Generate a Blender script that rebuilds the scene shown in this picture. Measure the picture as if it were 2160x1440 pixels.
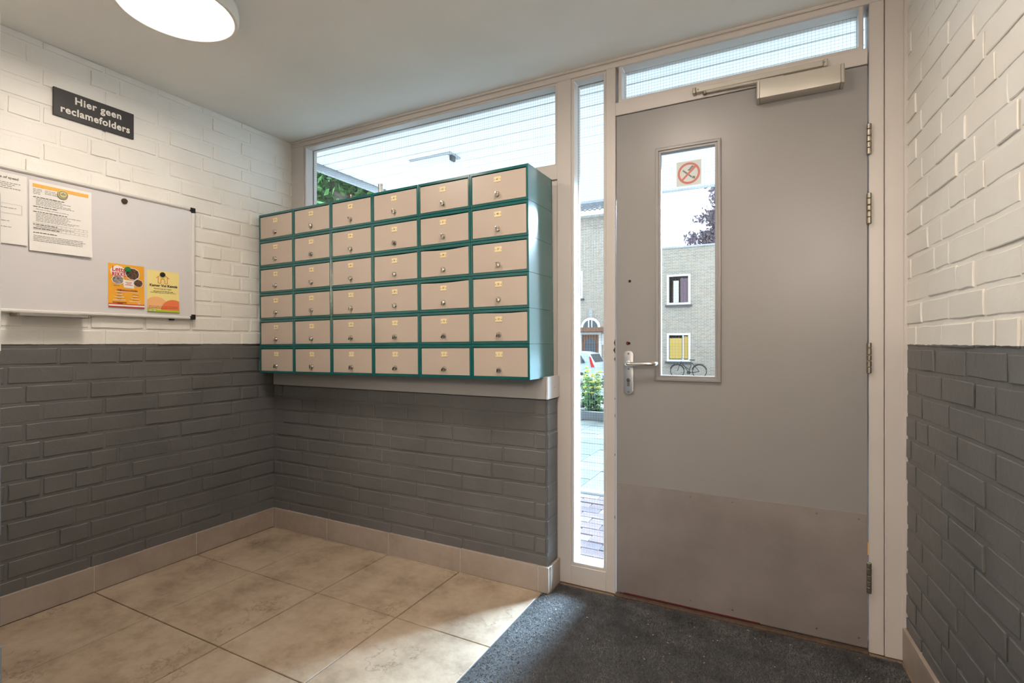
import bpy, bmesh, math, random
import numpy as np
from mathutils import Matrix, Vector
random.seed(7)
PI = math.pi
scene = bpy.context.scene
for o in list(bpy.data.objects):
    bpy.data.objects.remove(o)
COL = scene.collection

# ---------------------------------------------------------------- camera, sky, sun, exposure
cam_d = bpy.data.cameras.new('camera')
cam_d.lens = 18.0
cam_d.sensor_width = 36.0
cam_d.shift_y = 2 / 2160
cam_d.clip_start = 0.02
cam_d.clip_end = 400
cam = bpy.data.objects.new('camera', cam_d)
COL.objects.link(cam)
cam.location = (0, 0, 1.115)
cam.rotation_euler = (PI / 2, 0, math.radians(27.4))
scene.camera = cam

world = bpy.data.worlds.new('sky')
scene.world = world
world.use_nodes = True
bg = world.node_tree.nodes['Background']
bg.inputs[0].default_value = (0.80, 0.89, 1.0, 1)
bg.inputs[1].default_value = 3.0

sun_d = bpy.data.lights.new('hazy_sun', 'SUN')
sun_d.energy = 100.0
sun_d.angle = math.radians(30)
sun_d.color = (0.54, 0.76, 1.0)
sun = bpy.data.objects.new('hazy_sun', sun_d)
COL.objects.link(sun)
_az, _el = math.radians(17.5), math.radians(27)
_to = Vector((math.sin(_az) * math.cos(_el), math.cos(_az) * math.cos(_el), math.sin(_el)))
sun.rotation_euler = _to.to_track_quat('Z', 'Y').to_euler()
sun.location = (6, 12, 8)

vs = scene.view_settings
vs.view_transform = 'Standard'
vs.look = 'None'
vs.exposure = 0.0
vs.gamma = 1.0
vs.use_curve_mapping = False

LAMP_STRENGTH = 42.0
LAMP_COLOR = (1.0, 0.885, 0.77, 1)

# ---------------------------------------------------------------- materials
def srgb(r, g, b):
    f = lambda v: (v / 255 / 12.92) if v / 255 <= 0.04045 else ((v / 255 + 0.055) / 1.055) ** 2.4
    return (f(r), f(g), f(b), 1)

class NT:
    def __init__(self, name):
        self.m = bpy.data.materials.new(name)
        self.m.use_nodes = True
        self.t = self.m.node_tree
        self.b = self.t.nodes['Principled BSDF']
    def n(self, typ, **kw):
        x = self.t.nodes.new(typ)
        for k, v in kw.items():
            if k.startswith('i_'):
                x.inputs[k[2:].replace('_', ' ')].default_value = v
            else:
                setattr(x, k, v)
        return x
    def l(self, a, b):
        self.t.links.new(a, b)
    def coords(self, kind='Object'):
        return self.n('ShaderNodeTexCoord').outputs[kind]
    def noise(self, co, scale, detail=3, rough=0.55):
        x = self.n('ShaderNodeTexNoise')
        x.inputs['Scale'].default_value = scale
        x.inputs['Detail'].default_value = detail
        x.inputs['Roughness'].default_value = rough
        self.l(co, x.inputs['Vector'])
        return x.outputs['Fac']
    def ramp(self, fac, stops):
        x = self.n('ShaderNodeValToRGB')
        e = x.color_ramp.elements
        while len(e) < len(stops):
            e.new(0.5)
        for i, (p, c) in enumerate(stops):
            e[i].position = p
            e[i].color = c
        self.l(fac, x.inputs['Fac'])
        return x.outputs['Color']
    def bump(self, h, strength, dist, prev=None):
        x = self.n('ShaderNodeBump')
        x.inputs['Strength'].default_value = strength
        x.inputs['Distance'].default_value = dist
        self.l(h, x.inputs['Height'])
        if prev is not None:
            self.l(prev, x.inputs['Normal'])
        return x.outputs['Normal']
    def set(self, color=None, rough=None, metal=None, spec=None, normal=None):
        for key, v in (('Base Color', color), ('Roughness', rough), ('Metallic', metal), ('Specular IOR Level', spec)):
            if v is None:
                continue
            if hasattr(v, 'is_linked'):
                self.l(v, self.b.inputs[key])
            else:
                self.b.inputs[key].default_value = v
        if normal is not None:
            self.l(normal, self.b.inputs['Normal'])
        return self.m

def plain(name, col, rough=0.5, metal=0.0, vary=0.0, scale=8.0, bump=0.0, bscale=60.0, bdist=0.001, spec=None, kind='Object'):
    a = NT(name)
    color = col
    co = a.coords(kind)
    if vary:
        lo = tuple(c * (1 - vary) for c in col[:3]) + (1,)
        hi = tuple(min(1, c * (1 + vary)) for c in col[:3]) + (1,)
        color = a.ramp(a.noise(co, scale), [(0.3, lo), (0.7, hi)])
    nrm = a.bump(a.noise(co, bscale), bump, bdist) if bump else None
    return a.set(color, rough, metal, spec, nrm)

def painted_brick():
    a = NT('painted_brick')
    pos = a.n('ShaderNodeNewGeometry').outputs['Position']
    sep = a.n('ShaderNodeSeparateXYZ'); a.l(pos, sep.inputs[0])
    wob = a.noise(pos, 25, 2)
    ad = a.n('ShaderNodeMath', operation='MULTIPLY_ADD'); a.l(wob, ad.inputs[0])
    ad.inputs[1].default_value = 0.006; a.l(sep.outputs['Z'], ad.inputs[2])
    st = a.n('ShaderNodeMath', operation='GREATER_THAN'); a.l(ad.outputs[0], st.inputs[0])
    st.inputs[1].default_value = 1.111
    nz = a.noise(pos, 3.5, 4)
    white = a.ramp(nz, [(0.3, srgb(236, 231, 222)), (0.7, srgb(243, 240, 233))])
    grey = a.ramp(nz, [(0.3, srgb(97, 96, 95)), (0.7, srgb(108, 107, 106))])
    mix = a.n('ShaderNodeMix', data_type='RGBA')
    a.l(st.outputs[0], mix.inputs['Factor'])
    a.l(grey, mix.inputs['A']); a.l(white, mix.inputs['B'])
    rr = a.n('ShaderNodeMapRange'); a.l(st.outputs[0], rr.inputs['Value'])
    rr.inputs['To Min'].default_value = 0.45; rr.inputs['To Max'].default_value = 0.42
    n1 = a.bump(a.noise(pos, 26, 5, 0.6), 0.35, 0.006)
    n2 = a.bump(a.noise(pos, 420, 2), 0.3, 0.0012, n1)
    return a.set(mix.outputs['Result'], rr.outputs['Result'], 0, 0.6, n2)

def slate_tile(name, c0, c1, c2, bumpk=1.0, pscale=1.0):
    a = NT(name)
    pos = a.n('ShaderNodeNewGeometry').outputs['Position']
    n1 = a.noise(pos, 5 * pscale, 8, 0.65)
    n2 = a.noise(pos, 26, 6, 0.7)
    mx = a.n('ShaderNodeMath', operation='MULTIPLY_ADD'); a.l(n2, mx.inputs[0]); mx.inputs[1].default_value = 0.35; a.l(n1, mx.inputs[2])
    col = a.ramp(mx.outputs[0], [(0.45, c0), (0.66, c1), (0.9, c2)])
    n4 = a.noise(pos, 9, 9, 0.6)
    sb_ = a.n('ShaderNodeMath', operation='SUBTRACT'); a.l(n4, sb_.inputs[0]); sb_.inputs[1].default_value = 0.5
    ab_ = a.n('ShaderNodeMath', operation='ABSOLUTE'); a.l(sb_.outputs[0], ab_.inputs[0])
    msk = a.ramp(a.noise(pos, 4.5, 3), [(0.46, (1, 1, 1, 1)), (0.60, (0, 0, 0, 1))])
    ad_ = a.n('ShaderNodeMath', operation='MULTIPLY_ADD'); a.l(msk, ad_.inputs[0]); ad_.inputs[1].default_value = 0.05; a.l(ab_.outputs[0], ad_.inputs[2])
    ck = a.ramp(ad_.outputs[0], [(0.0, (0.62, 0.58, 0.54, 1)), (0.016 * bumpk, (1, 1, 1, 1))])
    mm = a.n('ShaderNodeMix', data_type='RGBA', blend_type='MULTIPLY'); mm.inputs['Factor'].default_value = 1.0 if bumpk > 0.5 else 0.0
    a.l(col, mm.inputs['A']); a.l(ck, mm.inputs['B'])
    col = mm.outputs['Result']
    # slate steps: quantised stretched noise gives ragged ledges
    mp = a.n('ShaderNodeMapping'); mp.inputs['Scale'].default_value = (1.0, 0.62, 1); mp.inputs['Rotation'].default_value = (0, 0, 0.5)
    a.l(pos, mp.inputs['Vector'])
    n3 = a.noise(mp.outputs[0], 7, 7, 0.58)
    sn = a.n('ShaderNodeMath', operation='SNAP'); a.l(n3, sn.inputs[0]); sn.inputs[1].default_value = 0.11
    nb = a.bump(sn.outputs[0], 0.55 * bumpk, 0.014)
    nb = a.bump(n2, 0.4 * bumpk, 0.004, nb)
    rg = a.n('ShaderNodeMapRange'); a.l(n2, rg.inputs['Value']); rg.inputs['To Min'].default_value = 0.42; rg.inputs['To Max'].default_value = 0.62
    return a.set(col, rg.outputs['Result'], 0, 0.45, nb)

def glass_mat(name='clear_glass', tint=(0.93, 0.955, 0.95, 1)):
    a = NT(name)
    out = a.t.nodes['Material Output']
    tr = a.n('ShaderNodeBsdfTransparent'); tr.inputs[0].default_value = tint
    gl = a.n('ShaderNodeBsdfGlossy'); gl.inputs['Roughness'].default_value = 0.02
    lw = a.n('ShaderNodeLayerWeight'); lw.inputs['Blend'].default_value = 0.5
    pw = a.n('ShaderNodeMath', operation='POWER'); a.l(lw.outputs['Facing'], pw.inputs[0]); pw.inputs[1].default_value = 5.0
    fr = a.n('ShaderNodeMath', operation='MULTIPLY_ADD'); a.l(pw.outputs[0], fr.inputs[0]); fr.inputs[1].default_value = 0.97; fr.inputs[2].default_value = 0.03
    mx = a.n('ShaderNodeMixShader')
    a.l(fr.outputs[0], mx.inputs[0]); a.l(tr.outputs[0], mx.inputs[1]); a.l(gl.outputs[0], mx.inputs[2])
    a.l(mx.outputs[0], out.inputs['Surface'])
    return a.m

def film_mat(name, col, alpha):
    a = NT(name)
    a.b.inputs['Alpha'].default_value = alpha
    return a.set(col, 0.5)

def emit_mat(name, col, strength):
    a = NT(name)
    a.b.inputs['Emission Color'].default_value = col
    a.b.inputs['Emission Strength'].default_value = strength
    return a.set((0.9, 0.88, 0.84, 1), 0.4)

def far_brick(name, c1, c2, mortar):
    a = NT(name)
    co = a.coords('Object')
    mp = a.n('ShaderNodeMapping'); mp.inputs['Rotation'].default_value = (PI / 2, 0, 0)
    a.l(co, mp.inputs['Vector'])
    br = a.n('ShaderNodeTexBrick')
    br.inputs['Color1'].default_value = c1; br.inputs['Color2'].default_value = c2; br.inputs['Mortar'].default_value = mortar
    br.inputs['Scale'].default_value = 1.0
    br.inputs['Brick Width'].default_value = 0.22; br.inputs['Row Height'].default_value = 0.075
    br.inputs['Mortar Size'].default_value = 0.012
    a.l(mp.outputs[0], br.inputs['Vector'])
    return a.set(br.outputs['Color'], 0.85)

def leaf_mat(name, c0, c1, trans=0.25):
    a = NT(name)
    nz = a.noise(a.coords('Object'), 6, 3)
    col = a.ramp(nz, [(0.35, c0), (0.65, c1)])
    a.set(col, 0.55)
    out = a.t.nodes['Material Output']
    tl = a.n('ShaderNodeBsdfTranslucent'); a.l(col, tl.inputs[0])
    mx = a.n('ShaderNodeMixShader'); mx.inputs[0].default_value = trans
    a.l(a.b.outputs[0], mx.inputs[1]); a.l(tl.outputs[0], mx.inputs[2]); a.l(mx.outputs[0], out.inputs['Surface'])
    return a.m

def brushed(name, col, rough):
    a = NT(name)
    co = a.coords('Object')
    mp = a.n('ShaderNodeMapping'); mp.inputs['Scale'].default_value = (3, 3, 260); a.l(co, mp.inputs['Vector'])
    nz = a.noise(mp.outputs[0], 3, 2)
    big = a.noise(co, 4.0, 5, 0.6)
    c = a.ramp(big, [(0.3, tuple(v * 0.84 for v in col[:3]) + (1,)), (0.7, tuple(min(1, v * 1.06) for v in col[:3]) + (1,))])
    rg = a.n('ShaderNodeMapRange'); a.l(big, rg.inputs['Value']); rg.inputs['To Min'].default_value = rough - 0.06; rg.inputs['To Max'].default_value = rough + 0.1
    return a.set(c, rg.outputs['Result'], 0.55, None, a.bump(nz, 0.06, 0.0006))

M = {}
M['brick'] = painted_brick()
M['ceiling'] = plain('ceiling_stucco', srgb(240, 238, 233), 0.85, vary=0.03, scale=2, bump=0.35, bscale=230, bdist=0.003)
M['tile'] = slate_tile('slate_floor_tile', srgb(136, 118, 100), srgb(170, 151, 130), srgb(188, 171, 151))
M['grout'] = plain('tile_grout', srgb(150, 126, 98), 0.9, vary=0.1, scale=40, bump=0.4, bscale=200)
M['skirt'] = slate_tile('skirting_tile', srgb(152, 138, 126), srgb(166, 152, 140), srgb(176, 163, 152), 0.2, 0.8)
M['skirt_grout'] = plain('skirting_grout', srgb(208, 198, 184), 0.9, vary=0.08, scale=30)
M['frame'] = plain('frame_paint', srgb(203, 195, 189), 0.38, vary=0.02, scale=3, bump=0.08, bscale=35, bdist=0.002)
M['board'] = plain('sill_board_paint', srgb(168, 165, 163), 0.5, vary=0.04, scale=4)
M['sealant'] = plain('white_sealant', srgb(232, 228, 220), 0.5)
M['door'] = plain('grey_gloss_door_paint', srgb(145, 141, 139), 0.34, vary=0.025, scale=3, bump=0.16, bscale=22, bdist=0.003, spec=0.4)
M['dark'] = plain('dark_gap', srgb(28, 24, 20), 0.9)
M['chip'] = plain('bare_wood', srgb(80, 62, 48), 0.9, vary=0.3, scale=60)
M['redpaint'] = plain('old_red_paint', srgb(100, 22, 26), 0.6)
M['steelplate'] = brushed('brushed_kick_plate', srgb(170, 160, 155), 0.40)
M['alu'] = plain('matt_aluminium', srgb(205, 205, 207), 0.36, 1.0)
M['alu_lever'] = plain('satin_lever', srgb(214, 208, 200), 0.3, 1.0)
M['closer'] = plain('closer_silver_paint', srgb(190, 184, 172), 0.42, 0.25)
M['hinge'] = plain('worn_hinge_steel', srgb(160, 152, 138), 0.36, 0.9, vary=0.2, scale=60)
M['screw'] = plain('screw_steel', srgb(150, 146, 140), 0.35, 1.0)
M['nickel'] = plain('nickel', srgb(205, 200, 192), 0.16, 1.0)
M['black'] = plain('black_plastic', srgb(24, 22, 22), 0.5)
M['glass'] = glass_mat()
M['wire'] = plain('wire_mesh', srgb(120, 122, 122), 0.5, 0.4)
M['teal'] = plain('teal_lacquer', srgb(14, 92, 90), 0.15, vary=0.03, scale=4, spec=0.9)
M['beige'] = plain('beige_lacquer', srgb(190, 174, 160), 0.34, bump=0.05, bscale=500)
M['cream'] = plain('cream_plate', srgb(236, 216, 168), 0.45)
M['ink'] = plain('black_ink', srgb(40, 36, 34), 0.7)
M['inkgrey'] = plain('grey_ink', srgb(140, 136, 130), 0.8)
M['inksoft'] = plain('soft_grey_ink', srgb(172, 168, 162), 0.8)
M['sign'] = plain('dark_sign', srgb(58, 55, 54), 0.5)
M['signtext'] = plain('sign_lettering', srgb(235, 230, 222), 0.6)
M['wb'] = plain('whiteboard_enamel', srgb(222, 218, 218), 0.16)
M['wbframe'] = plain('whiteboard_rail', srgb(225, 222, 216), 0.4, 0.1)
M['paper'] = plain('paper', srgb(242, 238, 232), 0.85)
M['paperorange'] = plain('orange_print', srgb(244, 186, 92), 0.8)
M['fl_orange'] = plain('orange_flyer', srgb(250, 176, 44), 0.5, vary=0.08, scale=9)
M['fl_yellow'] = plain('yellow_flyer', srgb(250, 230, 150), 0.5)
M['red'] = plain('red_print', srgb(206, 44, 46), 0.6)
M['maroon'] = plain('maroon_print', srgb(150, 60, 40), 0.6)
M['photo_dark'] = plain('dark_photo_print', srgb(92, 66, 50), 0.5, vary=0.75, scale=110)
M['photo_grey'] = plain('grey_photo_print', srgb(150, 140, 134), 0.5, vary=0.6, scale=120)
M['peach'] = plain('peach_print', srgb(250, 190, 130), 0.6)
M['coral'] = plain('coral_print', srgb(244, 128, 82), 0.6)
M['lime'] = plain('lime_print', srgb(176, 210, 40), 0.6)
M['houseline'] = plain('orange_line_print', srgb(226, 120, 40), 0.6)
M['magnet_y'] = plain('pale_yellow_magnet', srgb(214, 204, 150), 0.35)
M['magnet_b'] = plain('brown_magnet', srgb(70, 52, 38), 0.35)
M['magnet_g'] = plain('green_magnet', srgb(22, 130, 72), 0.35)
M['magnet_k'] = plain('black_magnet', srgb(38, 32, 28), 0.35)
M['tray'] = plain('pen_tray', srgb(190, 186, 180), 0.35, 0.4)
M['lamprim'] = plain('lamp_rim', srgb(240, 236, 228), 0.45)
M['lampglow'] = emit_mat('lamp_diffuser', LAMP_COLOR, LAMP_STRENGTH)
M['sticker'] = film_mat('sticker_film', srgb(214, 216, 206), 0.75)
M['sticker_red'] = film_mat('sticker_red', srgb(206, 120, 110), 0.9)
M['sticker_dark'] = film_mat('sticker_dark', srgb(120, 124, 120), 0.9)
M['mat'] = plain('mat_backing', srgb(64, 63, 63), 0.95)
M['pile'] = leaf_mat('mat_pile', srgb(96, 94, 94), srgb(138, 136, 136), 0.5)
M['crumb'] = plain('pale_crumb', srgb(190, 168, 140), 0.9)
M['soffit'] = plain('soffit_white', srgb(246, 245, 243), 0.6)
M['soffitgap'] = plain('soffit_gap', srgb(60, 60, 60), 0.9)
M['fascia'] = plain('fascia_grey', srgb(176, 178, 182), 0.6, vary=0.08, scale=5)
M['klinker'] = plain('red_clinker', srgb(150, 112, 104), 0.8, vary=0.2, scale=7, kind='Object')
M['slab'] = plain('concrete_slab', srgb(176, 176, 166), 0.85, vary=0.12, scale=5)
M['joint'] = plain('sandy_joint', srgb(70, 68, 62), 0.95)
M['kerb'] = plain('pale_kerb', srgb(140, 140, 138), 0.85)
M['kerbdark'] = plain('dark_kerb', srgb(84, 86, 88), 0.85, vary=0.1)
M['soil'] = plain('soil', srgb(66, 54, 44), 0.95, vary=0.3)
M['asphalt'] = plain('street_paving', srgb(92, 90, 88), 0.9, vary=0.1, scale=1)
M['outwall'] = far_brick('outer_brick', srgb(170, 160, 148), srgb(150, 142, 132), srgb(186, 182, 174))
M['housebrick'] = far_brick('yellow_grey_brick', srgb(176, 164, 148), srgb(150, 138, 124), srgb(190, 184, 174))
M['housetrim'] = plain('house_white_trim', srgb(242, 242, 242), 0.6)
M['rooftile'] = plain('slate_roof_tile', srgb(104, 110, 118), 0.7, vary=0.15, scale=2)
M['pane'] = plain('far_window_glass', srgb(70, 80, 92), 0.08)
M['curtain_y'] = plain('ochre_curtain', srgb(206, 176, 96), 0.9)
M['curtain_m'] = plain('mauve_curtain', srgb(112, 92, 104), 0.9)
M['curtain_w'] = plain('white_curtain', srgb(214, 214, 210), 0.9)
M['wooddoor'] = plain('brown_door', srgb(130, 86, 58), 0.6, vary=0.15, scale=5)
M['carpaint'] = plain('silver_blue_car_paint', srgb(186, 200, 226), 0.22, 0.3)
M['carglass'] = plain('car_glass', srgb(40, 48, 54), 0.05)
M['taillight'] = plain('red_tail_light', srgb(206, 30, 34), 0.2)
M['tyre'] = plain('tyre', srgb(30, 30, 32), 0.8)
M['bike'] = plain('black_bicycle_paint', srgb(34, 36, 40), 0.35)
M['bark'] = plain('bark', srgb(128, 118, 108), 0.95, vary=0.4, scale=14, bump=0.8, bscale=20, bdist=0.03)
M['leaf'] = leaf_mat('green_leaf', srgb(52, 92, 52), srgb(98, 140, 74))
M['plum'] = leaf_mat('dark_plum_leaf', srgb(64, 50, 62), srgb(98, 82, 96), 0.15)
M['herb'] = leaf_mat('herb_leaf', srgb(70, 108, 64), srgb(108, 136, 78), 0.35)
M['flower'] = plain('pale_yellow_flower', srgb(206, 190, 96), 0.7)
M['stem'] = plain('green_stem', srgb(120, 150, 90), 0.7)

# ---------------------------------------------------------------- building helpers
PM = {}     # world matrices of parent Empties

def setp(o, label=None, cat=None, group=None, kind=None):
    for k, v in (('label', label), ('category', cat), ('group', group), ('kind', kind)):
        if v:
            o[k] = v
    return o

def thing(name, label, cat, loc=(0, 0, 0), rot=(0, 0, 0), group=None, kind=None):
    o = bpy.data.objects.new(name, None)
    o.empty_display_size = 0.05
    COL.objects.link(o)
    o.location = loc
    o.rotation_euler = rot
    from mathutils import Euler
    PM[o.name] = Matrix.Translation(loc) @ Euler(rot, 'XYZ').to_matrix().to_4x4()
    return setp(o, label, cat, group, kind)

def link(name, me, mat, parent=None, local=False):
    o = bpy.data.objects.new(name, me)
    COL.objects.link(o)
    if mat is not None and not me.materials:
        me.materials.append(mat if not isinstance(mat, str) else M[mat])
    if parent is not None:
        o.parent = parent
        pm = PM.get(parent.name)
        if pm is not None:
            PM[o.name] = pm
            if not local:
                me.transform(pm.inverted())
    return o

class G:
    """collects shapes into one mesh"""
    def __init__(self):
        self.v = []; self.f = []
    def add(self, verts, faces, mx=None):
        k = len(self.v)
        self.v += [tuple(mx @ Vector(p)) for p in verts] if mx is not None else [tuple(p) for p in verts]
        self.f += [tuple(i + k for i in f) for f in faces]
        return self
    def box(self, lo, hi, mx=None):
        (a, b, c), (d, e, f) = lo, hi
        return self.add([(a, b, c), (d, b, c), (d, e, c), (a, e, c), (a, b, f), (d, b, f), (d, e, f), (a, e, f)],
                        [(0, 3, 2, 1), (4, 5, 6, 7), (0, 1, 5, 4), (1, 2, 6, 5), (2, 3, 7, 6), (3, 0, 4, 7)], mx)
    def cyl(self, p0, p1, r0, r1=None, n=16, caps=True, mx=None):
        r1 = r0 if r1 is None else r1
        p0, p1 = Vector(p0), Vector(p1)
        d = (p1 - p0).normalized()
        a = d.orthogonal().normalized(); b = d.cross(a)
        vs_, fs = [], []
        for i in range(n):
            t = 2 * PI * i / n
            w = a * math.cos(t) + b * math.sin(t)
            vs_ += [p0 + w * r0, p1 + w * r1]
        for i in range(n):
            j = (i + 1) % n
            fs.append((2 * i, 2 * j, 2 * j + 1, 2 * i + 1))
        if caps:
            fs.append(tuple(2 * i for i in reversed(range(n))))
            fs.append(tuple(2 * i + 1 for i in range(n)))
        return self.add(vs_, fs, mx)
    def tube(self, pts, r, n=10, caps=True):
        pts = [Vector(p) for p in pts]
        rs = r if isinstance(r, (list, tuple)) else [r] * len(pts)
        vs_, fs = [], []
        ref = None
        for i, p in enumerate(pts):
            d = ((pts[min(i + 1, len(pts) - 1)] - p).normalized() + (p - pts[max(i - 1, 0)]).normalized()).normalized()
            if ref is None:
                ref = d.orthogonal().normalized()
            a = (ref - d * ref.dot(d)).normalized(); ref = a
            b = d.cross(a)
            for k in range(n):
                t = 2 * PI * k / n
                vs_.append(p + (a * math.cos(t) + b * math.sin(t)) * rs[i])
        for i in range(len(pts) - 1):
            for k in range(n):
                q = (k + 1) % n
                fs.append((i * n + k, i * n + q, (i + 1) * n + q, (i + 1) * n + k))
        if caps:
            fs.append(tuple(reversed(range(n))))
            fs.append(tuple((len(pts) - 1) * n + k for k in range(n)))
        return self.add(vs_, fs)
    def lathe(self, prof, c=(0, 0, 0), n=32, mx=None):
        """profile of (r, z) about z axis through c"""
        vs_, fs = [], []
        m = len(prof)
        for i in range(n):
            t = 2 * PI * i / n
            for r, z in prof:
                vs_.append((c[0] + r * math.cos(t), c[1] + r * math.sin(t), c[2] + z))
        for i in range(n):
            j = (i + 1) % n
            for k in range(m - 1):
                fs.append((i * m + k, j * m + k, j * m + k + 1, i * m + k + 1))
        return self.add(vs_, fs, mx)
    def prism(self, poly, d, mx=None):
        """polygon in xy extruded from z=0 to z=d"""
        n = len(poly)
        vs_ = [(x, y, 0) for x, y in poly] + [(x, y, d) for x, y in poly]
        fs = [tuple(reversed(range(n))), tuple(range(n, 2 * n))] + [(i, (i + 1) % n, n + (i + 1) % n, n + i) for i in range(n)]
        return self.add(vs_, fs, mx)
    def frame(self, o, i, d, mx=None):
        """rectangular ring: outer (x0,y0,x1,y1), inner, extruded 0..d"""
        a = [(o[0], o[1]), (o[2], o[1]), (o[2], o[3]), (o[0], o[3])]
        b = [(i[0], i[1]), (i[2], i[1]), (i[2], i[3]), (i[0], i[3])]
        vs_ = [(x, y, z) for z in (0, d) for x, y in a + b]
        fs = []
        for k in range(4):
            j = (k + 1) % 4
            fs += [(8 + k, 8 + j, 12 + j, 12 + k), (k, 4 + k, 4 + j, j), (k, j, 8 + j, 8 + k), (4 + k, 12 + k, 12 + j, 4 + j)]
        return self.add(vs_, fs, mx)
    def mesh(self, name, bev=0, smooth=False, seg=1):
        me = bpy.data.meshes.new(name)
        me.from_pydata(self.v, [], self.f)
        if bev:
            bm = bmesh.new(); bm.from_mesh(me)
            ed = [e for e in bm.edges if e.is_manifold and e.calc_face_angle(0) > 0.6]
            bmesh.ops.bevel(bm, geom=ed, offset=bev, segments=seg, affect='EDGES', profile=0.6, clamp_overlap=True)
            bm.to_mesh(me); bm.free()
        if smooth:
            me.polygons.foreach_set('use_smooth', [True] * len(me.polygons))
            me.set_sharp_from_angle(angle=0.7)
        me.update()
        return me
    def obj(self, name, mat, parent=None, bev=0, smooth=False, local=False, seg=1):
        return link(name, self.mesh(name, bev, smooth, seg), mat, parent, local)

def box(name, lo, hi, mat, parent=None, bev=0, local=False):
    return G().box(lo, hi).obj(name, mat, parent, bev, False, local)

def text_mesh(s, size, bold=0.0, depth=0.0003, align='CENTER', spacing=1.0):
    cu = bpy.data.curves.new('lettering', 'FONT')
    cu.body = s; cu.size = size; cu.align_x = align; cu.align_y = 'CENTER'
    cu.extrude = depth; cu.offset = bold; cu.space_line = 0.85; cu.resolution_u = 4
    cu.space_character = spacing
    ob = bpy.data.objects.new('lettering', cu)
    COL.objects.link(ob)
    dg = bpy.context.evaluated_depsgraph_get()
    me = bpy.data.meshes.new_from_object(ob.evaluated_get(dg))
    bpy.data.objects.remove(ob)
    bpy.data.curves.remove(cu)
    me.name = 'lettering'
    return me

def text(name, s, size, mx, mat, parent, bold=0.0, local=False, align='CENTER', width=None, spacing=1.0, depth=0.0003):
    me = text_mesh(s, size, bold, depth, align, spacing)
    if width:
        xs = [v.co.x for v in me.vertices]
        k = width / (max(xs) - min(xs))
        me.transform(Matrix.Diagonal((k, 1, 1, 1)))
    me.transform(mx)
    me.materials.clear()
    return link(name, me, mat, parent, local)

def on_left(y, z, x=-2.70):      # local xy -> wall facing +x
    return Matrix(((0, 0, 1, x), (1, 0, 0, y), (0, 1, 0, z), (0, 0, 0, 1)))
def on_front(x, z, y=2.226):     # local xy -> surface facing -y
    return Matrix(((1, 0, 0, x), (0, 0, -1, y), (0, 1, 0, z), (0, 0, 0, 1)))

def np_mesh(name, verts, faces, mat, parent=None, smooth=False):
    """verts Nx3, faces MxK arrays"""
    me = bpy.data.meshes.new(name)
    k = faces.shape[1]
    me.vertices.add(len(verts)); me.vertices.foreach_set('co', verts.astype(np.float32).ravel())
    me.loops.add(faces.size); me.loops.foreach_set('vertex_index', faces.astype(np.int32).ravel())
    me.polygons.add(len(faces))
    me.polygons.foreach_set('loop_start', np.arange(0, faces.size, k, dtype=np.int32))
    me.polygons.foreach_set('loop_total', np.full(len(faces), k, dtype=np.int32))
    me.update(calc_edges=True); me.validate()
    return link(name, me, mat, parent)

# ================================================================= THE SETTING
CEIL = 2.37
WX = -2.72            # left wall face
FY = 2.226            # inner face of the door and window frame
RX, RS = 0.40, 0.0717 # right wall face at the facade, and its outward slope towards the camera

# ---- floor
floor = box('floor', (-2.95, -2.6, -0.12), (1.0, 2.36, -0.006), 'grout')
setp(floor, 'slate look tiled hall floor with sandy grout', 'floor', None, 'structure')
xj = [-2.71, -2.265, -1.82, -1.375, -0.934]
yj = [2.10, 2.08, 1.627, 1.172, 0.717, 0.262, -0.193, -0.648, -1.103, -1.558, -2.013, -2.468]
for i in range(4):
    for j in range(len(yj) - 1):
        a, b, c_, d_ = xj[i] + 0.0025, yj[j + 1] + 0.0025, xj[i + 1] - 0.0025, yj[j] - 0.0015
        box('tile', (a, b, -0.010), (c_, d_, 0.0 + random.uniform(-0.0004, 0.0004)), 'tile', floor, 0.0016)
box('edge_strip', (-0.934, -2.4, -0.008), (-0.930, 2.085, 0.0012), 'alu', floor)

# ---- brick walls
def brick_mesh(L, H, seed):
    """flat painted face, small worn bevel, slightly wavy outline"""
    r = random.Random(seed)
    w = lambda k: r.uniform(-k, k)
    out = [(-L / 2 + L * t, -H / 2) for t in (0, 0.32, 0.68, 1)] + [(L / 2, 0)] + [(L / 2 - L * t, H / 2) for t in (0, 0.35, 0.65, 1)] + [(-L / 2, 0)]
    out = [(x + w(0.0015) + (w(L * 0.06) if abs(x) < L * 0.4 else 0), z + w(0.0014)) for x, z in out]
    n = len(out)
    v = []
    for ins, y in ((0.0028, 0.0), (0.0004, -0.0016), (-0.0012, -0.012)):
        for x, z in out:
            v.append((x - math.copysign(ins, x) * (1 if abs(x) > L * 0.42 else 0), y + (w(0.0005) if y == 0 else 0), z - math.copysign(ins, z) * (1 if abs(z) > H * 0.3 else 0)))
    f = [tuple(reversed(range(n)))]
    for k in range(2):
        for i in range(n):
            j = (i + 1) % n
            f.append((k * n + i, k * n + j, (k + 1) * n + j, (k + 1) * n + i))
    me = bpy.data.meshes.new('brick')
    me.from_pydata(v, [], f)
    me.materials.append(M['brick'])
    me.update()
    return me

CH, Z0 = 0.0776, 0.0101
STR = [brick_mesh(0.212, 0.0655, s) for s in range(12)]
HEA = [brick_mesh(0.100, 0.0655, 50 + s) for s in range(8)]

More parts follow.
